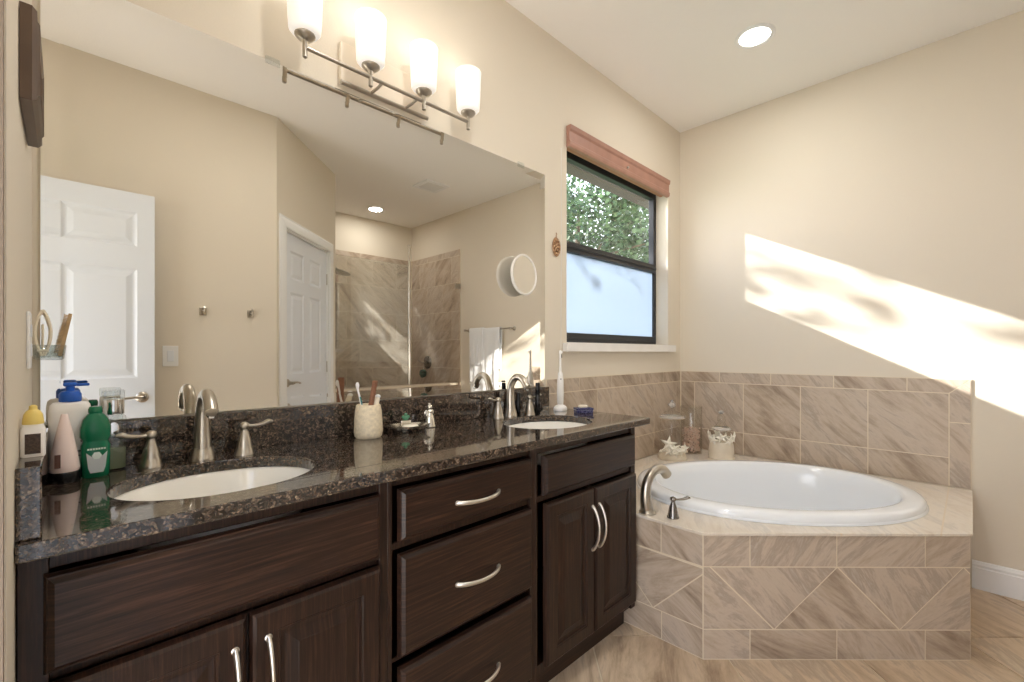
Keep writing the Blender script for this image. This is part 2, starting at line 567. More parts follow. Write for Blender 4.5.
# ------------------------------------------------------------------ room shell
def struct(name, bm, m, parent=None, **kw):
    o = obj(name, bm, m, parent, **kw)
    if not parent: o['kind'] = 'structure'
    return o

# floor: grout bed plus tiles laid on the diagonal
bm = newbm(); box(bm, -0.75, RX+0.14, SY-0.14, 0.14, -0.12, -0.004)
floor = struct('floor', bm, M_grout)
bm = newbm()
a0 = YAW - pi/2     # tiles follow the diagonal
fw = Vector((cos(pi/4), sin(pi/4))); rt = Vector((sin(pi/4), -cos(pi/4)))
camp = Vector((0, -1.5821))
polys = []
T = 0.531
for i in range(-12, 12):
    for j in range(-12, 12):
        u0 = 0.327 + T*i; d0 = 1.971 + T*j
        q = [camp + fw*(d0 + b*T) + rt*(u0 + a*T) for a, b in ((0, 0), (1, 0), (1, 1), (0, 1))]
        pl = clip_poly([(p.x, -p.y) for p in q], (-0.75, RX, 0.0, -SY))
        if len(pl) >= 3: polys.append(pl)
fm = Matrix(((1, 0, 0, 0), (0, 0, -1, 0), (0, 1, 0, -0.004), (0, 0, 0, 1)))
tiles(bm, polys, fm, 0.004, 0.0034)
obj('floor_tile', bm, M_ftile, floor, normals=False)

bm = newbm(); box(bm, -0.75, RX+0.14, SY-0.14, 0.14, CZ, CZ+0.12)
struct('ceiling', bm, M_ceil)

# vanity wall with window opening
WX0, WX1, WZ0, WZ1 = 1.99, 3.19, 1.285, 2.46
bm = newbm()
mxw = Matrix(((1, 0, 0, 0), (0, 0, 1, 0), (0, 1, 0, 0), (0, 0, 0, 1)))
plate(bm, [(-0.195, -0.1), (RX+0.14, -0.1), (RX+0.14, CZ), (-0.195, CZ)], [[(WX0, WZ0), (WX1, WZ0), (WX1, WZ1), (WX0, WZ1)]], 0.0, 0.14, mxw)
wall_back = struct('wall_back', bm, M_wall)
bm = newbm(); box(bm, RX, RX+0.14, SY-0.14, 0.0, -0.1, CZ)
wall_right = struct('wall_right', bm, M_wall)
# short wall beside the vanity; the room is wider behind it
bm = newbm(); box(bm, -0.195, LX, -0.68, 0.0, -0.1, CZ)
wall_left = struct('wall_left', bm, M_wall)
bm = newbm()
box(bm, -0.75, -0.195, -0.68, -0.56, -0.1, CZ)
struct('wall_left_return', bm, M_wall)
bm = newbm()   # unseen doorway opening, added so extra daylight fills the room
plate(bm, [(-0.68, -0.1), (FY-0.1, -0.1), (FY-0.1, CZ), (-0.68, CZ)], [[(-1.05, -0.09), (-1.84, -0.09), (-1.84, 2.16), (-1.05, 2.16)]], -0.75, -0.62, Matrix(((0, 0, 1, 0), (1, 0, 0, 0), (0, 1, 0, 0), (0, 0, 0, 1))))
struct('wall_left_fill_opening', bm, M_wall)
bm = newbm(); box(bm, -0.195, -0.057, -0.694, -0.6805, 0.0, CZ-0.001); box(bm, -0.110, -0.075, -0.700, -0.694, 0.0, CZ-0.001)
struct('trim_2', bm, mat('shaded_casing', srgb(128, 112, 98), 0.5))  # casing colour darkened to stand for shade on this strongly lit wall end
bm = newbm(); box(bm, -0.75, 1.09, FY-0.12, FY, -0.1, CZ)
struct('wall_front', bm, M_wall)
# diagonal wall with the closet door
DG = (1.09, FY)
DL = 1.07
mdg = frame_mx((DG[0], DG[1], 0), (1, -1, 0), (1, 1, 0))
DS0, DS1, DZ1 = 0.115, 0.915, 2.16
bm = newbm()
mp = mdg @ mxw
plate(bm, [(0, -0.1), (DL, -0.1), (DL, CZ), (0, CZ)], [[(DS0, -0.09), (DS1, -0.09), (DS1, DZ1), (DS0, DZ1)]], -0.12, 0.0, mdg @ Matrix(((1, 0, 0, 0), (0, 0, 1, 0), (0, 1, 0, 0), (0, 0, 0, 1))))
struct('wall_corner', bm, M_wall)
SX0 = DG[0] + DL/math.sqrt(2)
SYA = DG[1] - DL/math.sqrt(2)
bm = newbm(); box(bm, SX0-0.12, SX0, SY, SYA, -0.1, CZ)
wsl = struct('wall_shower_left', bm, M_wall)
bm = newbm(); box(bm, SX0-0.12, RX, SY-0.14, SY, -0.1, CZ)
wall_sh = struct('wall_shower', bm, M_wall)

# wall tile helper: one polygon list on a plane
def tile_sheet(name, mx, polys, parent, s0, s1, z0, z1, ang=None):
    bm = newbm(); box(bm, s0, s1, 0.0, 0.006, z0, z1, mx)
    bm2 = newbm(); tiles(bm2, polys, mx, 0.0072, 0.0024, ang=ang)
    me = bpy.data.meshes.new('t'); bm2.to_mesh(me); bm2.free()
    n0 = len(bm.faces)
    bmesh.ops.recalc_face_normals(bm, faces=bm.faces)
    bm.from_mesh(me); bm.faces.ensure_lookup_table()
    for f in bm.faces[n0:]: f.material_index = 1
    o = obj(name, bm, [M_grout, M_tile], parent, normals=False)
    return o
def rects(xs, z0, z1): return [[(a, z0), (b, z0), (b, z1), (a, z1)] for a, b in zip(xs, xs[1:])]
TZ = (0.51, 0.664, 1.01, 1.0875)
mR = frame_mx((RX, 0, 0), (0, -1, 0), (-1, 0, 0))     # s = -y
jr = [0.011, 0.115, 0.461, 0.807, 1.153, 1.499]
P_ = rects(jr, TZ[0], TZ[1]) + rects(jr, TZ[1], TZ[2])
P_ += rects([0.011, 0.3, 0.634, 0.985, 1.328], TZ[2], TZ[3])
P_ += [[(1.328, TZ[2]), (1.499, TZ[2]), (1.583, TZ[3]), (1.328, TZ[3])]]
P_ += [[(1.499, 0.855), (1.583, 0.855), (1.583, TZ[3]), (1.499, TZ[2])], [(1.499, TZ[0]), (1.583, TZ[0]), (1.583, 0.855), (1.499, 0.855)]]
tile_sheet('tile_wainscot', mR, P_, wall_right, 0.0, 1.5835, TZ[0], TZ[3]+0.001, ang=0.8)
mB = frame_mx((0, 0, 0), (1, 0, 0), (0, -1, 0))
jb = [1.815, 1.93, 2.276, 2.622, 2.968, 3.314, RX-0.011]
P_ = rects(jb, TZ[0], TZ[1]) + rects(jb, TZ[1], TZ[2]) + rects([1.815, 2.1, 2.43, 2.78, 3.10, RX-0.011], TZ[2], TZ[3])
tile_sheet('tile_wainscot', mB, P_, wall_back, 1.813, RX-0.006, TZ[0], TZ[3]+0.001, ang=0.8)

# shower tile
def course(xa, xb, z0, z1, step, off):
    xs = [xa]; x = xa + off
    while x < xb - 0.02:
        if x > xa + 0.02: xs.append(x)
        x += step
    xs.append(xb)
    return rects(xs, z0, z1)
P_ = []
zr = [0.0, 0.346, 0.692, 1.038, 1.384, 1.73, 2.076, 2.40, 2.475]
for k in range(len(zr)-1): P_ += course(2.744, -SY-0.011, zr[k], zr[k+1], 0.346, 0.0 if k % 2 else 0.173)
P_ = [[(max(a, 2.744), b) for a, b in q] for q in P_]
tile_sheet('shower_tile', mR, P_, wall_right, 2.744, -SY-0.006, 0.0, 2.476, ang=0.8)
mS = frame_mx((SX0, SY, 0), (1, 0, 0), (0, 1, 0))
P_ = []
for k in range(len(zr)-1): P_ += course(0.0, RX-SX0-0.011, zr[k], zr[k+1], 0.346 * (2 if k in (3, 5) else 1), 0.1 if k % 2 else 0.27)
tile_sheet('shower_tile', mS, P_, wall_sh, 0.0, RX-SX0, 0.0, 2.476)
mSL = frame_mx((SX0, SYA, 0), (0, -1, 0), (1, 0, 0))
P_ = []
for k in range(len(zr)-1): P_ += course(0.02, SYA-SY-0.011, zr[k], zr[k+1], 0.346, 0.1 if k % 2 else 0.27)
tile_sheet('shower_tile', mSL, P_, wsl, 0.02, SYA-SY, 0.0, 2.476)

# shower knee wall with glass on top
KY = -2.84
bm = newbm(); box(bm, SX0+0.012, RX-0.012, KY-0.05, KY+0.05, 0, 0.845)
box(bm, SX0+0.012, RX-0.012, KY-0.06, KY+0.06, 0.845, 0.865)
knee = struct('wall_shower_knee', bm, M_grout)
mK = frame_mx((SX0, KY+0.05, 0), (1, 0, 0), (0, 1, 0))
P_ = []
for k, (za, zb) in enumerate(((0, 0.15), (0.15, 0.498), (0.498, 0.845))): P_ += course(0.013, RX-SX0-0.013, za, zb, 0.346, 0.2 if k % 2 else 0.1)
bm = newbm(); tiles(bm, P_, mK, 0.0012, 0.0022)
mKT = Matrix(((1, 0, 0, SX0), (0, 0, 1, KY-0.06), (0, 1, 0, 0.865), (0, 0, 0, 1)))
mKT = Matrix(((1, 0, 0, SX0), (0, 0, -1, KY+0.06), (0, 1, 0, 0.865), (0, 0, 0, 1)))
tiles(bm, course(0.013, RX-SX0-0.013, 0.0, 0.12, 0.346, 0.12), mKT, 0.0012, 0.0022)
obj('shower_tile', bm, M_tile, knee, normals=False)

# baseboards
def baseboard(name, mx, s0, s1, h=0.144):
    bm = newbm()
    prof = [(0, 0), (0.016, 0), (0.016, h-0.035), (0.012, h-0.03), (0.013, h-0.018), (0.006, h-0.004), (0, h)]
    for s in (s0, s1):
        pass
    a = [bm.verts.new(mx @ Vector((s0, d, z))) for d, z in prof]
    b = [bm.verts.new(mx @ Vector((s1, d, z))) for d, z in prof]
    n = len(prof)
    for k in range(n): bm.faces.new((a[k], a[(k+1) % n], b[(k+1) % n], b[k]))
    bm.faces.new(a); bm.faces.new(list(reversed(b)))
    return struct(name, bm, M_trimw)
baseboard('baseboard_right', mR, 1.585, 2.742)
baseboard('baseboard_front', frame_mx((0, FY, 0), (1, 0, 0), (0, 1, 0)), 0.45, 1.085)

# ceiling vent
t = thing('ceiling_vent', (2.665, -2.3, CZ), 'white square air vent in the ceiling, seen in the mirror', 'vent')
bm = newbm()
plate(bm, [(-.14, -.13), (.14, -.13), (.14, .13), (-.14, .13)], [[(-.095, -.085), (.095, -.085), (.095, .085), (-.095, .085)]], -0.012, 0.0)
obj('frame', bm, M_trimw, t, bevel=0.003)
bm = newbm()
for k in range(7):
    y = -0.075 + k*0.025
    box(bm, -.095, .095, -0.010, 0.010, -0.001, 0.001, Matrix.Translation((0, y, -0.009)) @ Matrix.Rotation(radians(35), 4, 'X'))
obj('louver', bm, mat('louver_grey', srgb(222, 220, 215), 0.5), t)
bm = newbm(); box(bm, -.095, .095, -.085, .085, -0.0012, -0.0002)
obj('duct_opening', bm, mat('duct_grey', srgb(130, 126, 120), 0.8), t)

# recessed ceiling lights
def can(x, y, label, power=CAN_W):
    t = thing('recessed_light', (x, y, CZ), label, 'ceiling light', group='recessed ceiling lights')
    bm = newbm()
    lathe(bm, [(0.098, -0.0005), (0.098, -0.004), (0.090, -0.009), (0.076, -0.006), (0.074, -0.0005)], 40, cap0=False, cap1=False)
    obj('trim_ring', bm, M_trimw, t, smooth=40)
    bm = newbm(); lathe(bm, [(0.0745, -0.003), (0.05, -0.0045), (0.02, -0.005)], 32)
    obj('lens', bm, M_lens, t, smooth=40)
    l = bpy.data.lights.new('can_lamp', 'AREA'); l.shape = 'DISK'; l.size = 0.14; l.energy = power; l.color = (1.0, 0.97, 0.93)
    lo = bpy.data.objects.new('can_lamp', l); COL.objects.link(lo); lo.parent = t; lo.location = (0, 0, -0.012)
can(2.64, -0.765, 'round recessed ceiling light above the bathtub')
can(2.62, -3.38, 'round recessed ceiling light over the shower, seen in the mirror')
can(0.85, -1.0, 'round recessed fill light added out of view above the vanity', 5.0)  # extra lamp added out of view to brighten the vanity side

# ------------------------------------------------------------------ window
WF0, WF1 = 0.095, 0.138
win = thing('window_1', (WX0, 0, WZ0), None, None, kind='structure')
def wobj(name, bm, m, **kw):
    o = obj(name, bm, m, win, **kw); o.matrix_parent_inverse = Matrix.Translation((-WX0, 0, -WZ0)); return o
bm = newbm()
plate(bm, [(WX0, WZ0), (WX1, WZ0), (WX1, WZ1), (WX0, WZ1)], [[(WX0+.035, WZ0+.03), (WX1-.035, WZ0+.03), (WX1-.035, WZ1-.077), (WX0+.035, WZ1-.077)]], WF0, WF1, mxw)
wobj('window_frame', bm, M_bronze, bevel=0.003)
bm = newbm(); box(bm, WX0+.03, WX1-.03, WF0-.012, WF1-0.01, 1.825, 1.886)
box(bm, WX0+.03, WX1-.03, WF0-.02, WF0-.01, 1.85, 1.86)
wobj('meeting_rail', bm, M_bronze, bevel=0.003)
bm = newbm(); box(bm, WX0+.03, WX1-.03, WF0-.008, WF0+0.02, WZ0+.025, WZ0+.062)
wobj('bottom_rail', bm, M_bronze, bevel=0.003)
bm = newbm(); box(bm, WX0+.03, WX1-.03, 0.115, 0.119, 1.87, WZ1-.04)
wobj('upper_pane', bm, M_glass)
bm = newbm(); box(bm, WX0+.03, WX1-.03, 0.108, 0.112, WZ0+.05, 1.84)
wobj('frosted_pane', bm, M_frost)
bm = newbm(); box(bm, 1.955, 3.25, -0.035, 0.0, 1.235, 1.283); box(bm, WX0+.001, WX1-.001, 0.0, 0.1, 1.2851, 1.287)
wobj('window_sill', bm, M_sill, bevel=0.006)

# cornice with rolled blind
t = thing('window_cornice', (1.985, 0, 2.372), 'copper pink wooden cornice across the top of the window', 'blind')
bm = newbm()
pr = [(0, 0), (-0.022, 0), (-0.028, 0.012), (-0.028, 0.03), (-0.022, 0.036), (-0.022, 0.085), (-0.030, 0.095), (-0.034, 0.118), (0, 0.118)]
a = [bm.verts.new((0, y, z)) for y, z in pr]; b = [bm.verts.new((1.18, y, z)) for y, z in pr]
for k in range(len(pr)): bm.faces.new((a[k], a[(k+1) % len(pr)], b[(k+1) % len(pr)], b[k]))
bm.faces.new(a); bm.faces.new(list(reversed(b)))
obj('fascia', bm, M_val, t, bevel=0.002)
bm = newbm(); tube(bm, [(0.02, 0.045, 0.05), (1.19, 0.045, 0.05)], 0.03, 20)
obj('rolled_blind', bm, mat('blind_cloth', srgb(176, 128, 108), 0.8), t, smooth=40)
bm = newbm(); sphere(bm, (0.60, -0.029, 0.05), 0.008); obj('knob', bm, M_nick, t, smooth=180)

# blind cord beside the sill
t = thing('blind_cord', (1.925, -0.012, 1.20), 'thin white blind cord with a small dark tassel beside the sill', 'cord')
bm = newbm(); tube(bm, [(0.0, 0, 0.02), (0.004, 0.001, 0.5), (0.012, 0.008, 1.15)], 0.0011, 6); obj('cord', bm, M_trimw, t, smooth=60)
bm = newbm(); lathe(bm, [(0.002, 0.022), (0.006, 0.016), (0.007, 0.004), (0.004, 0)], 14); obj('tassel', bm, M_bronze, t, smooth=60)

# ornament between mirror and window
t = thing('wall_ornament', (1.893, -0.002, 1.80), 'small oval bronze filigree ornament hung between mirror and window', 'ornament')
M_orn = mat('antique_copper', srgb(164, 128, 96), 0.4, 0.5, noise=0.5, nscale=90)
bm = newbm()
lathe(bm, [(0.030, 0.0), (0.033, 0.004), (0.030, 0.009), (0.024, 0.009), (0.021, 0.003), (0.010, 0.005)], 32, mx=Matrix.Diagonal((1, 1, 1.6, 1)) @ Matrix.Rotation(pi/2, 4, 'X'), sx=1, sy=1)
obj('medallion', bm, M_orn, t, smooth=50)
bm = newbm()
for k in range(10):
    a = 2*pi*k/10; sphere(bm, (0.023*cos(a), -0.009, 0.037*sin(a)), 0.0055, u=10, v=6)
for k in range(5):
    a = 2*pi*k/5; sphere(bm, (0.010*cos(a), -0.008, 0.016*sin(a)), 0.006, u=10, v=6)
sphere(bm, (0, -0.009, 0), 0.006, u=10, v=6)
obj('beading', bm, mat('ornament_gold', srgb(206, 172, 138), 0.35, 0.8), t, smooth=180)
bm = newbm(); tube(bm, [(0, -0.004, 0.05), (-0.003, -0.006, 0.062), (0.003, -0.006, 0.07), (0, -0.002, 0.078)], 0.0022, 8); obj('hanger', bm, M_orn, t, smooth=60)

# outside: eave, ground, trees
bm = newbm(); box(bm, -1.5, 6.0, 0.14, 1.00, 2.86, 3.05)
for k in range(7): box(bm, -1.5, 6.0, 0.16+k*0.115, 0.17+k*0.115, 2.852, 2.862)
struct('trim_1', bm, mat('brown_soffit', srgb(78, 72, 68), 0.8))
bm = newbm(); box(bm, -8, 16, 0.16, 22, -0.3, -0.2)
tag(obj('lawn', bm, mat('lawn_green', srgb(86, 108, 62), 0.95, noise=0.3, nscale=3)), kind='structure')
def leaf_cloud(bm, c, r, n, size, rnd, cr=(0.25, 0.55)):
    cs = [(Vector(c) + Vector((rnd.uniform(-1, 1)*r[0], rnd.uniform(-1, 1)*r[1], rnd.uniform(-1, 1)*r[2])), rnd.uniform(*cr)) for _ in range(26)]
    for _ in range(n):
        cc, cr = rnd.choice(cs)
        p = cc + Vector((rnd.gauss(0, cr), rnd.gauss(0, cr), rnd.gauss(0, cr*0.8)))
        s = size * rnd.uniform(0.6, 1.4)
        d = Vector((rnd.uniform(-1, 1), rnd.uniform(-1, 1), rnd.uniform(-.8, .4))).normalized()
        e = d.cross(Vector((rnd.uniform(-1, 1), rnd.uniform(-1, 1), rnd.uniform(-1, 1)))).normalized() * s * 0.33
        m = p + d * s * 0.5
        bm.faces.new([bm.verts.new(q) for q in (p, m + e, p + d * s, m - e)])
def tree(loc, c, r, n, size, seed, label, name='leafy_tree', br=1.0, cr=(0.25, 0.55), bz=(0.5, 0.07)):
    rnd = random.Random(seed)
    t = thing(name, loc, label, 'tree', group='trees outside the window')
    bm = newbm(); leaf_cloud(bm, c, r, n, size, rnd, cr); obj('foliage', bm, M_leaf, t, normals=False)
    bm = newbm()
    tube(bm, spline([(0, 0, 0), (0.08, 0.03, c[2]*0.4), (-0.04, 0.05, c[2]*0.8), (c[0]*0.6, c[1]*0.6, c[2]+r[2]*0.4)], 18), lerp_list([0.14, 0.1, 0.07, 0.025*br], 19), 10)
    for k in range(6):
        a = 2*pi*k/6; z = c[2]*(bz[0]+bz[1]*k)
        tube(bm, spline([(0, 0.03, z), (0.3*cos(a), 0.3*sin(a), z+0.35), (r[0]*0.7*cos(a)+c[0], r[1]*0.7*sin(a)+c[1], c[2]+0.2*sin(3*k))], 10), lerp_list([0.05*br, 0.03*br, 0.012*br], 11), 8)
    obj('trunk', bm, M_bark, t, smooth=60)
    return t
tree((6.9, 3.6, -0.2), (0, 0, 3.3), (2.0, 1.6, 2.1), 34000, 0.085, 3, 'dense leafy green tree filling the upper window pane')
tree((13.4, 6.6, -0.2), (0, 0, 3.0), (1.8, 1.4, 2.0), 16000, 0.10, 5, 'bluish green tree at the right edge of the upper pane')
tree((4.9, 8.4, -0.2), (0, 0, 2.6), (1.6, 1.4, 1.6), 6000, 0.14, 8, 'tree further left behind the window jamb')
# sparse crown on the sun's side that dapples the light on the bath wall
tree((-1.7, 4.9, -0.2), (2.7, 0.1, 5.02), (1.3, 0.6, 0.12), 520, 0.10, 11, 'thin branched tree beside the house that dapples the sunlight', br=0.2, cr=(0.08, 0.22), bz=(0.93, 0.01))

# ------------------------------------------------------------------ tub deck
dk = thing('tub_deck', (2.6, -0.6, 0), 'stone tiled corner platform with diamond border that holds the bathtub', 'tub deck')
def dchild(name, bm, m, **kw):
    o = obj(name, bm, m, dk, **kw); o.matrix_parent_inverse = Matrix.Translation((-2.6, 0.6, 0)); return o
A = (1.820, -0.828); Bp = (2.572, -1.580); DH = 0.51
deck_outer = [(1.820, -0.012), A, Bp, (RX-0.012, -1.580), (RX-0.012, -0.012)]
deck_outer = list(reversed(deck_outer))
S2 = 1/math.sqrt(2)
TS, TT, TA, TB = 2.452, 1.266, 0.672, 0.500      # tub centre in diagonal axes (s along front, t into the corner)
tcx, tcy = (TS+TT)*S2, (TT-TS)*S2
TR = -pi/4
hole = ell(tcx, tcy, TA-0.05, TB-0.05, 64, TR, 2.15)
bm = newbm(); plate(bm, deck_outer, [hole], 0.0, DH-0.012); dchild('core', bm, M_grout)
bm = newbm(); 
grow = [(1.813, -0.012), (1.813, -0.832), (2.568, -1.588), (RX-0.012, -1.588), (RX-0.012, -0.012)]
plate(bm, list(reversed(grow)), [hole], DH-0.0118, DH)
uvl = bm.loops.layers.uv.new('uv'); rl = bm.loops.layers.uv.new('rid')
for f in bm.faces:
    for lp in f.loops:
        lp[uvl].uv = (lp.vert.co.x*0.9+3.1, lp.vert.co.y*0.7-lp.vert.co.x*0.4); lp[rl].uv = (0.75, 0.75)
dchild('top', bm, M_dtile, bevel=0.002)
def face_tiles(mx, L, joints_top, joints_bot, zig, zlo=0.122, zhi=0.372):
    P = []
    P += rects([0] + joints_bot + [L], 0.002, zlo) + rects([0] + joints_top + [L], zhi, DH-0.012)
    # zig: list of (s, z) points of the zigzag, alternating top/bottom, clipped to 0..L
    up = [z for z in zig]
    for a, b, c in zip(zig, zig[1:], zig[2:]):
        P.append(clip_poly([a, b, c], (0, L, zlo, zhi)))
    # end pieces
    a, b = zig[0], zig[1]
    P.append(clip_poly([(a[0]-0.5, a[1]), a, b, (a[0]-0.5, b[1])], (0, L, zlo, zhi)))
    a, b = zig[-1], zig[-2]
    P.append(clip_poly([(a[0]+0.5, a[1]), a, b, (a[0]+0.5, b[1])], (0, L, zlo, zhi)))
    bm = newbm(); tiles(bm, [p for p in P if len(p) >= 3], mx, 0.0014, 0.0024)
    return bm
L1 = (Vector(Bp) - Vector(A)).length
mF = frame_mx((A[0], A[1], 0), (1, -1, 0), (-1, -1, 0))
dchild('front_tile', face_tiles(mF, L1, [0.187, 0.533, 0.884], [0.187, 0.533, 0.884], [(0.027, 0.372), (0.283, 0.122), (0.535, 0.372), (0.782, 0.122), (1.036, 0.372), (1.29, 0.122)]), M_tile, normals=False)
mC = frame_mx((1.820, -0.05, 0), (0, -1, 0), (-1, 0, 0))   # s measured from y=-0.05
dchild('side_tile', face_tiles(mC, 0.778, [0.08, 0.26, 0.599], [0.08, 0.26, 0.601], [(0.02, 0.122), (0.31, 0.372), (0.562, 0.122), (0.80, 0.365)]), M_tile, normals=False)
mE = frame_mx((Bp[0], Bp[1], 0), (1, 0, 0), (0, -1, 0))
LE = RX - 0.012 - Bp[0]
dchild('end_tile', face_tiles(mE, LE, [0.2, 0.546], [0.2, 0.546], [(0.02, 0.372), (0.27, 0.122), (0.52, 0.372), (0.77, 0.122), (1.0, 0.372)]), M_tile, normals=False)

# bathtub
tb = thing('bathtub', (tcx, tcy, DH), 'white oval drop-in bathtub set in the tiled corner deck', 'bathtub', rz=TR)
bm = newbm()
prof = []   # (scale offset inward from outer edge, z)
prof = [(-0.006, 0.001), (-0.005, 0.006), (0.001, 0.010), (0.0, 0.024), (0.008, 0.036), (0.02, 0.042), (0.06, 0.044), (0.072, 0.041), (0.082, 0.030), (0.095, -0.02), (0.115, -0.14), (0.15, -0.28), (0.20, -0.36), (0.27, -0.395), (0.36, -0.41)]
rings = []
N = 96
for d, z in prof:
    rings.append([bm.verts.new((x, y, z)) for x, y in ell(0, 0, TA-d*1.15, TB-d, N, 0, 2.12 if d < 0.1 else 2.3)])
for r0, r1 in zip(rings, rings[1:]):
    for k in range(N): bm.faces.new((r0[k], r0[(k+1) % N], r1[(k+1) % N], r1[k]))
bm.faces.new(rings[-1])
o = obj('shell', bm, M_acr, tb, smooth=60)
bm = newbm(); lathe(bm, [(0.028, 0), (0.028, 0.004), (0.02, 0.006), (0.005, 0.004)], 24, c=(-0.22, 0, -0.409)); obj('drain', bm, M_nick, tb, smooth=40)
bm = newbm(); lathe(bm, [(0.03, 0), (0.03, 0.006), (0.02, 0.010), (0.005, 0.010)], 24, mx=Matrix.Translation((-0.50, 0.0, -0.13)) @ Matrix.Rotation(pi/2, 4, 'Y') @ Matrix.Rotation(-0.15, 4, 'Y')); obj('overflow_plate', bm, M_nick, tb, smooth=40)

# faucets: spout and levers are parts of one faucet set
def lever_part(par, dx, dy, rz, scale=1.0, m=None):
    m = m or M_nick
    s = scale
    mx = Matrix.Translation((dx, dy, 0)) @ Matrix.Rotation(rz, 4, 'Z')
    bm = newbm()
    lathe(bm, [(0.026*s, 0), (0.026*s, 0.005*s), (0.023*s, 0.009*s), (0.0225*s, 0.016*s), (0.0205*s, 0.019*s), (0.020*s, 0.028*s), (0.0165*s, 0.045*s), (0.011*s, 0.062*s), (0.0085*s, 0.070*s), (0.009*s, 0.073*s)], 28, mx=mx)
    h = obj('handle', bm, m, par, smooth=40)
    bm = newbm(); lathe(bm, [(0.008*s, 0.072*s), (0.0125*s, 0.077*s), (0.0135*s, 0.083*s), (0.011*s, 0.089*s), (0.004*s, 0.093*s)], 22, mx=mx)
    obj('cap', bm, m, h, smooth=50)
    bm = newbm()
    pts = [mx @ p for p in spline([(0.0, 0, 0.083*s), (0.022*s, 0, 0.081*s), (0.045*s, 0, 0.084*s), (0.062*s, 0, 0.09*s), (0.074*s, 0, 0.089*s)], 20)]
    tube(bm, pts, lerp_list([0.006*s, 0.0055*s, 0.0075*s, 0.0095*s, 0.004*s], len(pts)), 14, flat=0.75)
    obj('lever', bm, m, h, smooth=50)
    return h
M_dnick = mat('dark_nickel', (0.26, 0.24, 0.22, 1), 0.25, 1.0)
t = thing('tub_faucet', (1.864, -0.562, DH+0.0005), 'tall curved nickel tub spout with dark lever on the deck beside the vanity', 'faucet')
msp = Matrix.Rotation(radians(-12), 4, 'Z')
bm = newbm()
pts = [msp @ p for p in spline([(0, 0, 0.0), (-0.014, 0, 0.07), (-0.004, 0, 0.135), (0.040, 0, 0.180), (0.095, 0, 0.182), (0.130, 0, 0.152)], 30)]
tube(bm, pts, lerp_list([0.028, 0.024, 0.021, 0.020, 0.021, 0.023], len(pts)), 20)
sp = obj('spout', bm, M_nick, t, smooth=50)
bm = newbm(); lathe(bm, [(0.038, 0), (0.038, 0.006), (0.032, 0.010), (0.029, 0.02)], 28); obj('escutcheon', bm, M_nick, sp, smooth=40)
h = lever_part(t, 0.023, -0.108, radians(-50), 0.98, M_dnick); h['label'] = 'dark nickel lever handle'

# ------------------------------------------------------------------ jars on the deck corner
def starfish(bm, mx, r=0.035, th=0.009):
    n = 5
    c1 = bm.verts.new(mx @ Vector((0, -th, 0))); c0 = bm.verts.new(mx @ Vector((0, th*0.3, 0)))
    ring = []
    for k in range(n*2):
        a = pi/2 + pi*k/n; rr = r if k % 2 == 0 else r*0.36
        ring.append(bm.verts.new(mx @ Vector((rr*cos(a), 0, rr*sin(a)))))
    mid = []
    for k in range(n*2):
        a = pi/2 + pi*k/n; rr = (r*0.6 if k % 2 == 0 else r*0.26)
        mid.append(bm.verts.new(mx @ Vector((rr*cos(a), -th*(0.8 if k % 2 == 0 else 0.6), rr*sin(a)))))
    for k in range(n*2):
        j = (k+1) % (n*2)
        bm.faces.new((c1, mid[k], mid[j])); bm.faces.new((mid[k], ring[k], ring[j], mid[j])); bm.faces.new((c0, ring[j], ring[k]))
M_shellw = mat('chalk_white_shell', srgb(240, 236, 224), 0.7, noise=0.05, nscale=60)
M_base = mat('cream_ceramic', srgb(226, 216, 198), 0.5, noise=0.06, nscale=20)
CD = Vector((-1, -1, 0)).normalized()     # toward the room
def facing(x, y, z, rz=0.0, tilt=0.0, roll=0.0):
    return Matrix.Translation((x, y, z)) @ Matrix.Rotation(radians(-45)+rz, 4, 'Z') @ Matrix.Rotation(tilt, 4, 'X') @ Matrix.Rotation(roll, 4, 'Y')
# jar A: domed apothecary jar
t = thing('apothecary_jar', (2.946, -0.150, DH), 'tall domed glass jar with starfish base, left of the deck corner', 'jar')
bm = newbm(); lathe(bm, [(0.092, 0), (0.095, 0.006), (0.091, 0.026), (0.080, 0.040), (0.078, 0.05), (0.066, 0.052)], 36); obj('base', bm, M_base, t, smooth=40)
bm = newbm()
lathe(bm, [(0.060, 0.052), (0.076, 0.06), (0.078, 0.15), (0.078, 0.255), (0.074, 0.262)], 40, cap0=True, cap1=False); obj('glass_body', bm, M_jar, t, smooth=50)
bm = newbm(); lathe(bm, [(0.080, 0.262), (0.080, 0.270), (0.072, 0.29), (0.050, 0.312), (0.020, 0.325), (0.012, 0.335), (0.013, 0.345)], 40, cap0=False, cap1=True); ld = obj('glass_lid', bm, M_jar, t, smooth=50)
M_crystal = mat('cut_crystal', (0.95, 0.93, 0.92, 1), 0.03, trans=0.7, ior=1.5)
bm = newbm(); lathe(bm, [(0.013, 0.3455), (0.024, 0.355), (0.026, 0.366), (0.016, 0.378), (0.009, 0.382), (0.012, 0.390), (0.003, 0.398)], 9); obj('finial', bm, M_crystal, ld)
bm = newbm(); lathe(bm, [(0.078, 0.272), (0.086, 0.279), (0.078, 0.289), (0.073, 0.291)], 14, cap0=False, cap1=False); obj('faceted_collar', bm, M_crystal, ld)
bm = newbm()
for (dx, z, r, ro) in ((-0.050, 0.112, 0.062, 0.2), (-0.012, 0.080, 0.050, 1.0), (0.030, 0.068, 0.044, 0.5), (0.056, 0.085, 0.040, 0.1), (0.0, 0.050, 0.036, 0.7), (-0.052, 0.062, 0.040, 1.4)):
    starfish(bm, facing(dx*S2 - 0.058, -dx*S2 - 0.058, z, 0, radians(-12), ro), r, 0.016)
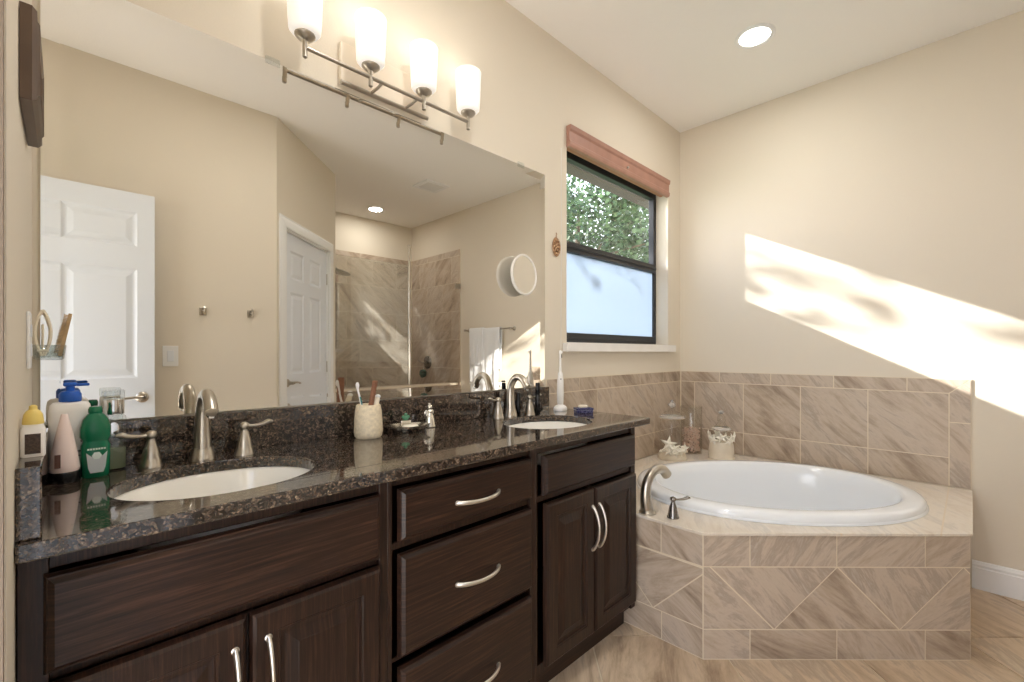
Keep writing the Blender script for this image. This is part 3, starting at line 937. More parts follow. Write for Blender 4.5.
for k in range(10):
    a = radians(-135) + (k-4.5)*0.3; sphere(bm, (0.080*cos(a), 0.080*sin(a), 0.048+0.012*(k % 3)), 0.015, sz=0.8, u=10, v=6)
obj('starfish_cluster', bm, M_shellw, t, smooth=30)
# jar B: shell filled cylinder
t = thing('shell_jar', (3.215, -0.165, DH), 'clear glass cylinder jar half full of pinkish shells in the deck corner', 'jar')
bm = newbm(); lathe(bm, [(0.070, 0.0), (0.073, 0.005), (0.073, 0.33), (0.071, 0.333), (0.069, 0.33), (0.069, 0.012), (0.04, 0.010)], 40, cap0=True, cap1=True); obj('glass_body', bm, M_jar, t, smooth=40)
rnd = random.Random(5); bm = newbm()
for k in range(420):
    z = 0.016 + 0.160*(k/420)
    a = rnd.uniform(0, 2*pi); r = 0.058*math.sqrt(rnd.uniform(0.25, 1))
    m = Matrix.Translation((r*cos(a), r*sin(a), z)) @ Matrix.Rotation(rnd.uniform(0, 6), 4, 'Z') @ Matrix.Rotation(rnd.uniform(0, 6), 4, 'X')
    L = rnd.uniform(0.007, 0.0115)
    lathe(bm, [(0.001, -L), (L*0.42, -L*0.3), (L*0.5, L*0.3), (L*0.2, L*0.8)], 6, mx=m)
sh = obj('shells', bm, make_leaf('pink_shells', srgb(240, 210, 194), srgb(255, 244, 234)), t, smooth=60); sh['kind'] = 'stuff'
# jar C: low white base with starfish and a glass stopper
t = thing('starfish_jar', (3.105, -0.260, DH), 'round cream jar with starfish rim and clear glass top, rightmost on deck', 'jar')
t.location = (3.190, -0.385, DH)
bm = newbm(); lathe(bm, [(0.082, 0), (0.084, 0.006), (0.078, 0.014), (0.080, 0.05), (0.076, 0.095), (0.068, 0.115), (0.05, 0.11)], 36); obj('base', bm, M_base, t, smooth=40)
bm = newbm()
for k in range(9):
    a = 2*pi*k/9
    m = Matrix.Translation((0.074*cos(a), 0.074*sin(a), 0.13+0.02*(k % 2))) @ Matrix.Rotation(a+pi/2, 4, 'Z') @ Matrix.Rotation(0.15, 4, 'X') @ Matrix.Rotation(k*0.7, 4, 'Y')
    starfish(bm, m, 0.044, 0.012)
obj('starfish_rim', bm, M_shellw, t, smooth=30)
bm = newbm(); lathe(bm, [(0.052, 0.11), (0.058, 0.16), (0.054, 0.20), (0.03, 0.232), (0.022, 0.245), (0.028, 0.26), (0.024, 0.285), (0.010, 0.30)], 30); gb = obj('glass_body', bm, M_jar, t, smooth=50)
bm = newbm(); lathe(bm, [(0.010, 0.3005), (0.020, 0.308), (0.018, 0.318), (0.004, 0.326)], 9); obj('stopper', bm, M_crystal, gb)
bm = newbm(); lathe(bm, [(0.056, 0.190), (0.064, 0.199), (0.054, 0.208), (0.048, 0.212)], 12, cap0=False, cap1=False); obj('faceted_collar', bm, M_crystal, gb)

# ------------------------------------------------------------------ vanity
YF = -0.530     # face frame
def cabinet(name, x0, x1, label, frame_rects, fL=0.0, fR=0.0, bottom=True):
    t = thing(name, (x0, 0, 0), label, 'cabinet', group=None)
    bm = newbm()
    m = Matrix.Translation((-x0, 0, 0))
    box(bm, x0+0.001, x0+0.018, YF+0.02, -0.003, 0.10, 0.904, m); box(bm, x1-0.018, x1-0.001, YF+0.02, -0.003, 0.10, 0.904, m)
    box(bm, x0+0.018, x1-0.018, YF+0.02, -0.003, 0.10, 0.118, m); box(bm, x0+0.018, x1-0.018, -0.012, -0.003, 0.118, 0.904, m)
    # dark interior front panels close the gaps
    o = obj('carcass', bm, M_wood, t); woodify(o, 'z')
    bm = newbm()
    for (a, b, c, d) in frame_rects:
        rail = (b - a) > (d - c)
        box(bm, a, b, YF + (0.010 if rail else 0.0), YF+0.0198, c, d, m)
    o = obj('face_frame', bm, M_wood, t, bevel=0.001, seg=1); woodify(o, 'z')
    bm = newbm(); box(bm, x0+0.001, x1-0.001, -0.474, -0.455, 0.001, 0.0995, m)
    o = obj('toe_kick', bm, M_wood, t); woodify(o)
    return t
DRAW_LOOPS = [(0, -0.015), (0.003, -0.008), (0.0055, -0.007), (0.013, 0.0), (0.014, 0.0)]
DOOR_LOOPS = [(0, -0.016), (0.004, -0.005), (0.010, 0.0), (0.050, 0.0), (0.052, -0.002), (0.056, -0.002), (0.058, -0.007), (0.064, -0.008), (0.068, -0.008), (0.092, -0.001), (0.094, 0.0)]
YD = YF - 0.022
def front(name, t, x0, x1, z0, z1, door=False):
    bm = newbm()
    mx = Matrix.Translation((-t.location.x, YD, 0)) @ Matrix.Diagonal((1, -1, 1, 1))
    relief(bm, x0, x1, z0, z1, DOOR_LOOPS if door else DRAW_LOOPS, -0.0215, mx)
    o = obj(name, bm, M_wood, t); woodify(o, 'z' if door else 'x')
    return o
def pull(part, t, x, z, vertical, L=0.165):
    bm = newbm()
    n = 25; pts = []; rs = []
    for i in range(n):
        u = i/(n-1)*2-1
        a = u*L/2; out = 0.030*(1-u*u)**0.8 if abs(u) < 1 else 0
        q = (x - t.location.x + (0 if vertical else a), YD - 0.002 - out, z + (a if vertical else 0))
        pts.append(q); rs.append(0.0042 + 0.0012*abs(u)**2)
    tube(bm, pts, rs, 10, flat=1.35)
    for s in (-1, 1):
        c = (x - t.location.x + (0 if vertical else s*L/2), YD+0.0005, z + (s*L/2 if vertical else 0))
        lathe(bm, [(0.0075, 0), (0.0075, 0.003), (0.005, 0.005)], 14, mx=Matrix.Translation(c) @ Matrix.Rotation(pi/2, 4, 'X'))
    return obj('handle', bm, M_nick2, part, smooth=50)

c1 = cabinet('vanity_cabinet', LX+0.002, 0.590, 'dark wood cabinet under the left sink, nearest the camera',
             [(LX+0.002, -0.018, 0.10, 0.904), (0.567, 0.590, 0.10, 0.904), (-0.018, 0.567, 0.875, 0.904), (-0.018, 0.567, 0.692, 0.714), (-0.018, 0.567, 0.10, 0.13), (0.255, 0.283, 0.14, 0.69)])
front('false_drawer', c1, -0.024, 0.564, 0.712, 0.872)
d = front('door', c1, -0.024, 0.266, 0.13, 0.694, True); pull(d, c1, 0.242, 0.553, True)
d = front('door', c1, 0.271, 0.564, 0.13, 0.694, True); pull(d, c1, 0.303, 0.553, True)
c2 = cabinet('vanity_cabinet', 0.5905, 1.150, 'dark wood bank of three drawers between the two sinks',
             [(0.5905, 0.603, 0.10, 0.904), (1.124, 1.150, 0.10, 0.904), (0.603, 1.124, 0.880, 0.904), (0.603, 1.124, 0.712, 0.730), (0.603, 1.124, 0.418, 0.430), (0.603, 1.124, 0.10, 0.135)])
for (za, zb, zh) in ((0.738, 0.874, 0.800), (0.437, 0.705, 0.567), (0.130, 0.410, 0.262)):
    d = front('drawer', c2, 0.617, 1.121, za, zb); pull(d, c2, 0.878, zh, False, 0.16)
c3 = cabinet('vanity_cabinet', 1.1505, 1.808, 'dark wood cabinet under the right sink beside the tub deck',
             [(1.1505, 1.162, 0.10, 0.904), (1.775, 1.808, 0.10, 0.904), (1.162, 1.775, 0.876, 0.904), (1.162, 1.775, 0.706, 0.728), (1.162, 1.775, 0.10, 0.137), (1.462, 1.492, 0.145, 0.70)])
front('false_drawer', c3, 1.180, 1.784, 0.731, 0.871)
d = front('door', c3, 1.190, 1.474, 0.133, 0.702, True); pull(d, c3, 1.455, 0.55, True)
d = front('door', c3, 1.479, 1.790, 0.133, 0.702, True); pull(d, c3, 1.500, 0.55, True)

# countertop with two sink cut-outs
SK = [(0.272, -0.312), (1.472, -0.310)]
SA, SB = 0.208, 0.172
bm = newbm()
plate(bm, [(LX+0.0005, -0.562), (1.887, -0.562), (1.887, -0.0015), (LX+0.0005, -0.0015)], [ell(x, y, SA, SB, 72) for x, y in SK], 0.9055, CT)
ctop = tag(obj('countertop', bm, M_gran, bevel=0.004, seg=2), 'polished brown speckled granite countertop with two oval sink cutouts', 'countertop')
bm = newbm(); box(bm, LX+0.03, 1.810, -0.028, -0.0015, CT+0.0003, 1.050)
tag(obj('backsplash', bm, M_gran, bevel=0.002), 'long low granite backsplash strip running under the big mirror', 'backsplash')
bm = newbm(); box(bm, LX+0.0005, LX+0.0295, -0.545, -0.0015, CT+0.0003, 1.050)
tag(obj('side_splash', bm, M_gran, bevel=0.002), 'short granite side splash against the left wall', 'backsplash')

def sink(x, y, label):
    t = thing('sink', (x, y, 0.9055), label, 'sink', group='undermount sinks')
    bm = newbm()
    prof = [(SA+0.022, -0.001), (SA+0.022, -0.012), (SA-0.004, -0.012), (SA-0.010, -0.03), (SA-0.022, -0.075), (SA-0.05, -0.115), (SA-0.10, -0.138), (0.03, -0.146)]
    N = 64; rings = []
    pr = [(SA+0.02, -0.0005), (SA+0.002, -0.0005), (SA-0.002, -0.006), (SA-0.010, -0.03), (SA-0.024, -0.075), (SA-0.055, -0.115), (SA-0.11, -0.138), (0.028, -0.146)]
    for r, z in pr:
        rings.append([bm.verts.new((px, py, z)) for px, py in ell(0, 0, r, max(0.026, r*SB/SA), N)])
    for r0, r1 in zip(rings, rings[1:]):
        for k in range(N): bm.faces.new((r0[k], r0[(k+1) % N], r1[(k+1) % N], r1[k]))
    bm.faces.new(rings[-1])
    obj('bowl', bm, M_sink, t, smooth=60)
    bm = newbm(); lathe(bm, [(0.026, -0.1455), (0.026, -0.142), (0.018, -0.140), (0.004, -0.141)], 24); obj('drain', bm, M_nick, t, smooth=40)
sink(*SK[0], 'cream oval undermount sink on the left, nearest the camera')
sink(*SK[1], 'cream oval undermount sink on the right, near the window')

def faucet(x, y, label, lv):
    t = thing('sink_faucet', (x, y, CT), label, 'faucet', group='nickel widespread sink faucets')
    bm = newbm()
    pts = spline([(0, 0, 0.03), (0, 0.002, 0.09), (0, -0.004, 0.145), (0, -0.035, 0.180), (0, -0.075, 0.175), (0, -0.105, 0.140)], 32)
    tube(bm, pts, lerp_list([0.0225, 0.019, 0.0165, 0.0155, 0.0155, 0.0165], len(pts)), 20)
    sp = obj('spout', bm, M_nick, t, smooth=50)
    bm = newbm(); lathe(bm, [(0.031, 0), (0.031, 0.008), (0.028, 0.012), (0.0275, 0.022), (0.0255, 0.026), (0.025, 0.034)], 30); obj('base', bm, M_nick, sp, smooth=40)
    bm = newbm(); lathe(bm, [(0.012, 0), (0.012, 0.006), (0.003, 0.006)], 18, mx=Matrix.Translation((0, -0.1065, 0.136)) @ Matrix.Rotation(pi+0.6, 4, 'X')); obj('aerator', bm, M_chrome, sp, smooth=40)
    for (lx, ly, a) in lv: lever_part(t, lx-x, ly-y, radians(a))
faucet(0.272, -0.090, 'arched nickel faucet with two levers at the left sink, nearest the camera', ((0.160, -0.092, -165), (0.372, -0.100, -8)))
faucet(1.474, -0.080, 'arched nickel faucet with two levers at the right sink, near the window', ((1.392, -0.085, 190), (1.578, -0.105, -5)))

# ------------------------------------------------------------------ mirror
MX0, MX1, MZ0, MZ1 = -0.041, 1.797, 1.0535, 2.1636
t = thing('wall_mirror', (0, 0, MZ0), 'huge rectangular wall mirror over both sinks', 'mirror')
bm = newbm()
mx = Matrix.Translation((0, -0.001, -MZ0)) @ Matrix.Diagonal((1, -1, 1, 1))
relief(bm, MX0, MX1, MZ0, MZ1, [(0, 0.0062), (0.034, 0.0047)], 0.0, mx)
obj('glass', bm, M_mirror, t)
for i, x in enumerate((0.476, 1.618)):
    bm = newbm(); box(bm, x-0.022, x+0.022, -0.011, -0.001, MZ1-MZ0-0.012, MZ1-MZ0+0.012); obj('clip', bm, M_plastic_clear, t, bevel=0.003)
for i, x in enumerate((-0.015,)):
    bm = newbm(); box(bm, x-0.012, x+0.012, -0.011, -0.007, -0.002, 0.02); obj('clip', bm, M_trimw, t, bevel=0.002)

# ------------------------------------------------------------------ vanity light bar
t = thing('vanity_light', (0.875, 0, 2.18), 'four-shade nickel vanity light bar mounted above the mirror', 'wall lamp')
BY = -0.10
def lo(name, bm, m, par=None, **kw): return obj(name, bm, m, par or t, **kw)
bm = newbm(); box(bm, 0.692-0.875, 1.048-0.875, -0.022, -0.001, 0.006, 0.150); lo('backplate', bm, mat('cream_enamel', srgb(230, 218, 200), 0.4), bevel=0.004)
bm = newbm(); tube(bm, [(0.690-0.875, -0.030, 0.0), (1.050-0.875, -0.030, 0.0)], 0.008, 12); lo('lower_rod', bm, M_nick, smooth=50)
bm = newbm(); tube(bm, [(0.542-0.875, BY, 0.016), (1.205-0.875, BY, 0.016)], 0.0065, 12); lo('crossbar', bm, M_nick, smooth=50)
for x in (0.80, 0.945):
    bm = newbm(); tube(bm, [(x-0.875, -0.028, 0.0), (x-0.875+0.01, -0.065, 0.010), (x-0.875+0.012, BY, 0.016)], 0.0055, 10); lo('arm', bm, M_nick, smooth=50)
for x in (0.542, 0.766, 0.986, 1.205):
    X = x-0.875
    bm = newbm(); lathe(bm, [(0.003, -0.018), (0.0075, -0.015), (0.0075, 0.03), (0.009, 0.036), (0.024, 0.044), (0.031, 0.052), (0.031, 0.056), (0.01, 0.056)], 28, c=(X, BY, 0)); cup = lo('cup', bm, M_nick, smooth=40)
    bm = newbm(); lathe(bm, [(0.024, 0.0562), (0.040, 0.0585), (0.0475, 0.068), (0.0500, 0.10), (0.0535, 0.20), (0.0550, 0.222), (0.0525, 0.223), (0.0505, 0.20), (0.047, 0.10), (0.044, 0.072), (0.036, 0.062)], 36, c=(X, BY, 0), cap0=False, cap1=False)
    shd = lo('glass_shade', bm, M_shade, smooth=50)
    bm = newbm(); sphere(bm, (X, BY, 0.13), 0.022, sz=1.3); lathe(bm, [(0.012, 0.057), (0.012, 0.105)], 16, c=(X, BY, 0)); lo('bulb', bm, make_emit('lit_bulb', (1, 0.92, 0.80, 1), 3), shd, smooth=60)
    l = bpy.data.lights.new('bulb_lamp', 'POINT'); l.energy = BULB_W; l.color = (1.0, 0.94, 0.86); l.shadow_soft_size = 0.05
    po = bpy.data.objects.new('bulb_lamp', l); COL.objects.link(po); po.parent = t; po.location = (X, BY, 0.26)

# ------------------------------------------------------------------ magnifying mirror stuck on the big mirror
t = thing('magnifying_mirror', (1.600, -0.0065, 1.61), 'round magnifying mirror with white rim stuck on the big mirror', 'mirror')
rx = Matrix.Rotation(pi/2, 4, 'X')
bm = newbm(); lathe(bm, [(0.045, 0.0), (0.05, 0.003), (0.025, 0.012), (0.018, 0.022)], 28, mx=rx); obj('suction_cup', bm, M_plastic_clear, t, smooth=40)
tilt = Matrix.Translation((0, -0.030, 0)) @ Matrix.Rotation(radians(6), 4, 'Z') @ rx
bm = newbm(); lathe(bm, [(0.06, -0.008), (0.092, -0.004), (0.100, 0.004), (0.101, 0.012), (0.096, 0.016), (0.090, 0.014), (0.090, 0.010)], 48, mx=tilt, cap1=False); obj('rim', bm, mat('white_rim', srgb(235, 232, 226), 0.25), t, smooth=40)
bm = newbm(); lathe(bm, [(0.0905, 0.0105), (0.06, 0.0098), (0.02, 0.0095)], 48, mx=tilt, cap0=False); obj('glass', bm, M_mirror, t, smooth=60)

# ------------------------------------------------------------------ framed picture on left wall
t = thing('picture_frame', (LX, -0.333, 1.74), 'small thick brown picture frame high on the left wall', 'picture')
M_frm = mat('brown_frame', srgb(92, 74, 60), 0.35, noise=0.1, nscale=20)
bm = newbm()
mxp = frame_mx((0, 0, 0), (0, -1, 0), (1, 0, 0))
hw, hh = 0.126, 0.081
def ring(bm, w, h, loops, mx):
    rg = [[bm.verts.new(mx @ Vector(p)) for p in ((-w+a, d, -h+a), (w-a, d, -h+a), (w-a, d, h-a), (-w+a, d, h-a))] for a, d in loops]
    for r0, r1 in zip(rg, rg[1:]):
        for k in range(4): bm.faces.new((r0[k], r0[(k+1) % 4], r1[(k+1) % 4], r1[k]))
ring(bm, hw, hh, [(0.0, 0.001), (0.0, 0.016), (0.005, 0.022), (0.014, 0.020), (0.020, 0.025), (0.028, 0.022), (0.034, 0.012)], mxp)
obj('moulding', bm, M_frm, t)
bm = newbm(); box(bm, -hw+0.03, hw-0.03, 0.001, 0.011, -hh+0.03, hh-0.03, mxp)
obj('picture', bm, mat('muted_print', srgb(196, 182, 158), 0.5, noise=0.25, nscale=18), t)

# outlet on left wall
t = thing('wall_outlet', (LX, -0.215, 1.255), 'white outlet cover plate on the left wall above the bottles', 'outlet')
bm = newbm(); box(bm, 0.0003, 0.006, -0.036, 0.036, -0.058, 0.058); obj('plate', bm, M_trimw, t, bevel=0.002)
for z in (-0.02, 0.02):
    bm = newbm(); box(bm, 0.0055, 0.0075, -0.016, 0.016, z-0.013, z+0.013); obj('socket', bm, M_white, t, bevel=0.003)

# ------------------------------------------------------------------ counter items
ROW = 'bottles by the left sink'
M_wp = mat('white_plastic', srgb(248, 246, 243), 0.35)
# lotion bottle
t = thing('pump_bottle', (0.010, -0.070, CT), 'large white lotion bottle with a bright blue pump', 'bottle', rz=radians(-4))
M_blue = mat('blue_plastic', srgb(30, 92, 190), 0.3)
bm = newbm()
def rr_loft(bm, secs, n=32, p=3.5):
    rings = [[bm.verts.new((x, y, z)) for x, y in ell(0, 0, a, b, n, 0, p)] for a, b, z in secs]
    for r0, r1 in zip(rings, rings[1:]):
        for k in range(n): bm.faces.new((r0[k], r0[(k+1) % n], r1[(k+1) % n], r1[k]))
    bm.faces.new(list(reversed(rings[0]))); bm.faces.new(rings[-1])
rr_loft(bm, [(0.034, 0.020, 0), (0.036, 0.023, 0.004), (0.037, 0.024, 0.09), (0.037, 0.024, 0.155), (0.035, 0.022, 0.170), (0.030, 0.018, 0.176), (0.015, 0.013, 0.178)])
obj('body', bm, M_wp, t, smooth=40)
bm = newbm(); lathe(bm, [(0.019, 0.178), (0.020, 0.180), (0.020, 0.196), (0.016, 0.202), (0.008, 0.204), (0.008, 0.216)], 24)
pc = obj('pump', bm, M_blue, t, smooth=40)
bm = newbm(); box(bm, -0.012, 0.012, -0.009, 0.009, 0.214, 0.224); box(bm, 0.008, 0.034, -0.005, 0.005, 0.214, 0.221); obj('nozzle', bm, M_blue, pc, bevel=0.003)
bm = newbm(); sphere(bm, (0.022, -0.0235, 0.085), 0.0035, sy=0.3, u=10, v=6); box(bm, 0.008, 0.036, -0.0248, -0.0236, 0.06, 0.063); box(bm, 0.012, 0.036, -0.0248, -0.0236, 0.05, 0.052); obj('print', bm, mat('grey_ink', srgb(60, 60, 66), 0.6), t)
# tube
t = thing('cream_tube', (0.000, -0.128, CT), 'pale pink squeeze tube standing on its black cap', 'tube', rz=radians(0))
bm = newbm()
rings = []
n = 32
for a, b, z in ((0.024, 0.024, 0.024), (0.0265, 0.0265, 0.03), (0.0215, 0.020, 0.07), (0.0145, 0.013, 0.11), (0.0080, 0.006, 0.142), (0.0055, 0.0025, 0.154)):
    rings.append([bm.verts.new((x, y, z)) for x, y in ell(0, 0, a, b, n)])
for r0, r1 in zip(rings, rings[1:]):
    for k in range(n): bm.faces.new((r0[k], r0[(k+1) % n], r1[(k+1) % n], r1[k]))
bm.faces.new(rings[0]); bm.faces.new(rings[-1])
obj('tube_body', bm, mat('pale_pink_plastic', srgb(246, 226, 220), 0.35), t, smooth=50)
bm = newbm(); lathe(bm, [(0.0255, 0.0), (0.027, 0.002), (0.027, 0.022), (0.0245, 0.0245)], 32); obj('cap', bm, M_black, t, smooth=40)
bm = newbm(); box(bm, -0.016, -0.006, -0.0262, -0.0225, 0.036, 0.066); obj('print', bm, mat('brown_ink', srgb(96, 66, 58), 0.6), t)
# green bottle
t = thing('mouthwash_bottle', (0.053, -0.112, CT), 'green translucent bottle with white shield label', 'bottle', rz=radians(4))
M_green = mat('green_plastic', srgb(8, 122, 84), 0.12, trans=0.25, ior=1.35, coat=0.4)
bm = newbm()
rr_loft(bm, [(0.023, 0.018, 0), (0.0255, 0.020, 0.004), (0.0265, 0.021, 0.03), (0.0265, 0.021, 0.075), (0.0235, 0.018, 0.083), (0.024, 0.0185, 0.087), (0.0280, 0.022, 0.095), (0.0280, 0.022, 0.118), (0.0235, 0.019, 0.136), (0.015, 0.014, 0.148), (0.011, 0.011, 0.151)], 36, 2.6)
obj('body', bm, M_green, t, smooth=35)
bm = newbm(); lathe(bm, [(0.013, 0.1512), (0.0135, 0.153), (0.0135, 0.160), (0.011, 0.166), (0.004, 0.167)], 22); obj('cap', bm, M_green, t, smooth=40)
def shield(bm, w, z0, z1, y, th=0.0012):
    pts = [(-w, z1), (-w*0.82, z1-(z1-z0)*0.75), (-w*0.62, z0), (w*0.62, z0), (w*0.82, z1-(z1-z0)*0.75), (w, z1), (w*0.5, z1-0.010), (0, z1-0.014), (-w*0.5, z1-0.010)]
    a = [bm.verts.new((x, y - 0.0*abs(x), z)) for x, z in pts]; b = [bm.verts.new((x, y-th, z)) for x, z in pts]
    nn = len(pts)
    for k in range(nn): bm.faces.new((a[k], a[(k+1) % nn], b[(k+1) % nn], b[k]))
    bm.faces.new(a); bm.faces.new(list(reversed(b)))
bm = newbm(); shield(bm, 0.0185, 0.012, 0.060, -0.0212); obj('label_panel', bm, mat('label_silver', srgb(196, 204, 206), 0.4), t)
bm = newbm(); lathe(bm, [(0.009, 0), (0.009, 0.001), (0.002, 0.0015)], 6, mx=Matrix.Translation((0, -0.0222, 0.052)) @ rx); obj('emblem', bm, mat('emblem_white', srgb(222, 236, 230), 0.4), t)
bm = newbm(); 
for k in range(7): box(bm, -0.0165+k*0.0048, -0.0130+k*0.0048, -0.0218, -0.0208, 0.0655, 0.0695)
obj('print', bm, mat('emblem_white2', srgb(210, 232, 220), 0.4), t)
# clear bottle with chrome cap
t = thing('clear_bottle', (0.088, -0.062, CT), 'clear tall bottle with a shiny silver cap beside the faucet', 'bottle', rz=radians(0))
bm = newbm(); rr_loft(bm, [(0.024, 0.018, 0), (0.0265, 0.020, 0.004), (0.0265, 0.020, 0.12), (0.024, 0.018, 0.134), (0.016, 0.016, 0.140)], 32, 3.0); obj('body', bm, M_plastic_clear, t, smooth=40)
bm = newbm(); rr_loft(bm, [(0.022, 0.0155, 0.004), (0.0243, 0.0175, 0.008), (0.0243, 0.0175, 0.055), (0.022, 0.0155, 0.0555)], 32, 3.0); obj('liquid', bm, mat('greenish_liquid', srgb(176, 186, 150), 0.1, trans=0.5, ior=1.33), t, smooth=40)
bm = newbm(); lathe(bm, [(0.021, 0.140), (0.0215, 0.142), (0.0215, 0.176), (0.019, 0.178)], 28); obj('cap', bm, M_chrome, t, smooth=40)
bm = newbm(); lathe(bm, [(0.022, 0.1785), (0.022, 0.198), (0.020, 0.200)], 28); obj('overcap', bm, M_plastic_clear, t, smooth=40)
bm = newbm(); lathe(bm, [(0.010, 0), (0.010, 0.0015), (0.002, 0.002)], 24, mx=Matrix.Translation((0, -0.0202, 0.105)) @ Matrix.Diagonal((1, 1, 1.6, 1)) @ rx); obj('badge', bm, M_chrome, t, smooth=40)
# small yellow capped bottle on the side splash
t = thing('small_bottle', (LX+0.0165, -0.440, 1.0503), 'little white bottle with yellow cap standing on the side splash', 'bottle')
bm = newbm(); rr_loft(bm, [(0.0145, 0.012, 0), (0.0155, 0.0125, 0.002), (0.0155, 0.0125, 0.047), (0.012, 0.010, 0.056)], 28, 4.0); obj('body', bm, M_wp, t, smooth=40)
bm = newbm(); lathe(bm, [(0.0135, 0.056), (0.0138, 0.058), (0.012, 0.072), (0.009, 0.078), (0.0055, 0.081), (0.005, 0.087), (0.002, 0.089)], 22); obj('cap', bm, mat('yellow_plastic', srgb(232, 208, 120), 0.4), t, smooth=40)
bm = newbm(); box(bm, -0.0095, 0.0095, -0.0138, -0.0125, 0.006, 0.040); obj('label_panel', bm, mat('dark_label', srgb(74, 58, 48), 0.5, noise=0.6, nscale=300), t)
# suction cup holder on the mirror
t = thing('suction_holder', (-0.026, -0.0065, 1.212), 'clear plastic suction dish stuck on the mirror left edge', 'holder')
bm = newbm()
lathe(bm, [(0.022, 0.0), (0.026, 0.004), (0.030, 0.035), (0.028, 0.036), (0.024, 0.006)], 28, c=(0, -0.031, 0), cap1=True); obj('dish', bm, M_plastic_clear, t, smooth=40)
bm = newbm()
for s in (-1, 1): lathe(bm, [(0.011, 0.0), (0.012, 0.002), (0.004, 0.007)], 18, mx=Matrix.Translation((s*0.014, 0, 0.018)) @ rx)
obj('suction_pad', bm, M_plastic_clear, t, smooth=40)
t = thing('eyelash_curler', (-0.036, -0.037, 1.222), 'cream looped eyelash curler standing in the clear suction dish', 'curler')
M_cream = mat('cream_plastic', srgb(238, 228, 208), 0.4)
for s in (-1, 1):
    bm = newbm()
    pts = spline([(s*0.002, 0, 0.0), (s*0.011, 0, 0.03), (s*0.013, 0, 0.065), (s*0.005, 0, 0.098), (-s*0.003, 0, 0.108)], 20)
    tube(bm, pts, 0.0020, 8, flat=1.4); obj('arm', bm, M_cream, t, smooth=50)
bm = newbm(); tube(bm, [(-0.010, 0, 0.012), (0.010, 0, 0.012)], 0.003, 8); tube(bm, [(0, 0, 0.0), (0.0, 0, 0.075)], 0.0018, 8); obj('hinge', bm, M_cream, t, smooth=50)
t = thing('pocket_comb', (-0.012, -0.036, 1.222), 'tan comb leaning in the clear suction dish', 'comb')
mc = Matrix.Rotation(radians(10), 4, 'Y')
M_tan = mat('tan_horn', srgb(180, 152, 112), 0.4, noise=0.25, nscale=60)
bm = newbm(); box(bm, 0.001, 0.008, -0.002, 0.002, 0.0, 0.105, mc); o1 = obj('spine', bm, M_tan, t, bevel=0.001)
bm = newbm()
for k in range(26): box(bm, -0.006, 0.001, -0.001, 0.001, 0.006+k*0.0037, 0.0083+k*0.0037, mc)
obj('teeth', bm, M_tan, t)
# toothbrush cup
t = thing('toothbrush_cup', (0.752, -0.110, CT), 'cream speckled stone toothbrush cup against the backsplash', 'cup')
M_stone = mat('cream_stone', srgb(226, 212, 184), 0.55, noise=0.14, nscale=90)
bm = newbm(); lathe(bm, [(0.040, 0), (0.0455, 0.006), (0.048, 0.02), (0.047, 0.06), (0.044, 0.095), (0.0405, 0.112), (0.038, 0.115), (0.036, 0.112), (0.036, 0.02), (0.02, 0.015)], 40); obj('cup_body', bm, M_stone, t, smooth=45)
def stickthing(name, base, top, label, cat): 
    t = thing(name, base, label, cat); d = Vector(top) - Vector(base); return t, d
t, d = stickthing('hair_brush', (0.742, -0.118, 0.965), (0.762, -0.140, 1.133), 'flat brown wooden handle standing in the toothbrush cup', 'brush')
q = d.to_track_quat('Z', 'Y').to_matrix().to_4x4()
bm = newbm(); box(bm, -0.012, 0.012, -0.006, 0.006, 0.0, d.length, Matrix.Rotation(radians(0), 4, 'Z') @ q); obj('handle', bm, mat('brown_handle', srgb(142, 96, 70), 0.5, noise=0.15, nscale=40), t, bevel=0.003)
t, d = stickthing('toothbrush', (0.758, -0.092, 0.96), (0.722, -0.082, 1.12), 'white toothbrush with teal stripe leaning left in the cup', 'toothbrush')
bm = newbm(); pts = [d*k/12 for k in range(13)]; tube(bm, pts, lerp_list([0.004, 0.005, 0.0055, 0.004, 0.003, 0.0045], 13), 10); obj('handle', bm, M_wp, t, smooth=50)
bm = newbm(); tube(bm, [d*0.55 + Vector((0, -0.0045, 0)), d*0.72 + Vector((0, -0.0045, 0))], 0.0022, 8); obj('grip_stripe', bm, mat('teal_plastic', srgb(20, 130, 130), 0.4), t, smooth=50)
bm = newbm(); sphere(bm, d*0.97 + Vector((0, -0.005, 0)), 0.008, sx=0.8, sy=0.7, sz=1.5, u=12, v=8); obj('bristles', bm, M_wp, t, smooth=60)
t, d = stickthing('toothbrush', (0.745, -0.12, 0.96), (0.785, -0.115, 1.075), 'thick white toothbrush handle leaning right in the cup', 'toothbrush')
bm = newbm(); pts = [d*k/10 for k in range(11)]; tube(bm, pts, lerp_list([0.006, 0.009, 0.011, 0.011, 0.009], 11), 14); obj('handle', bm, M_cream, t, smooth=50)
bm = newbm(); sphere(bm, d*1.0, 0.0105, sz=0.7, u=14, v=8); obj('end_cap', bm, M_wp, t, smooth=60)
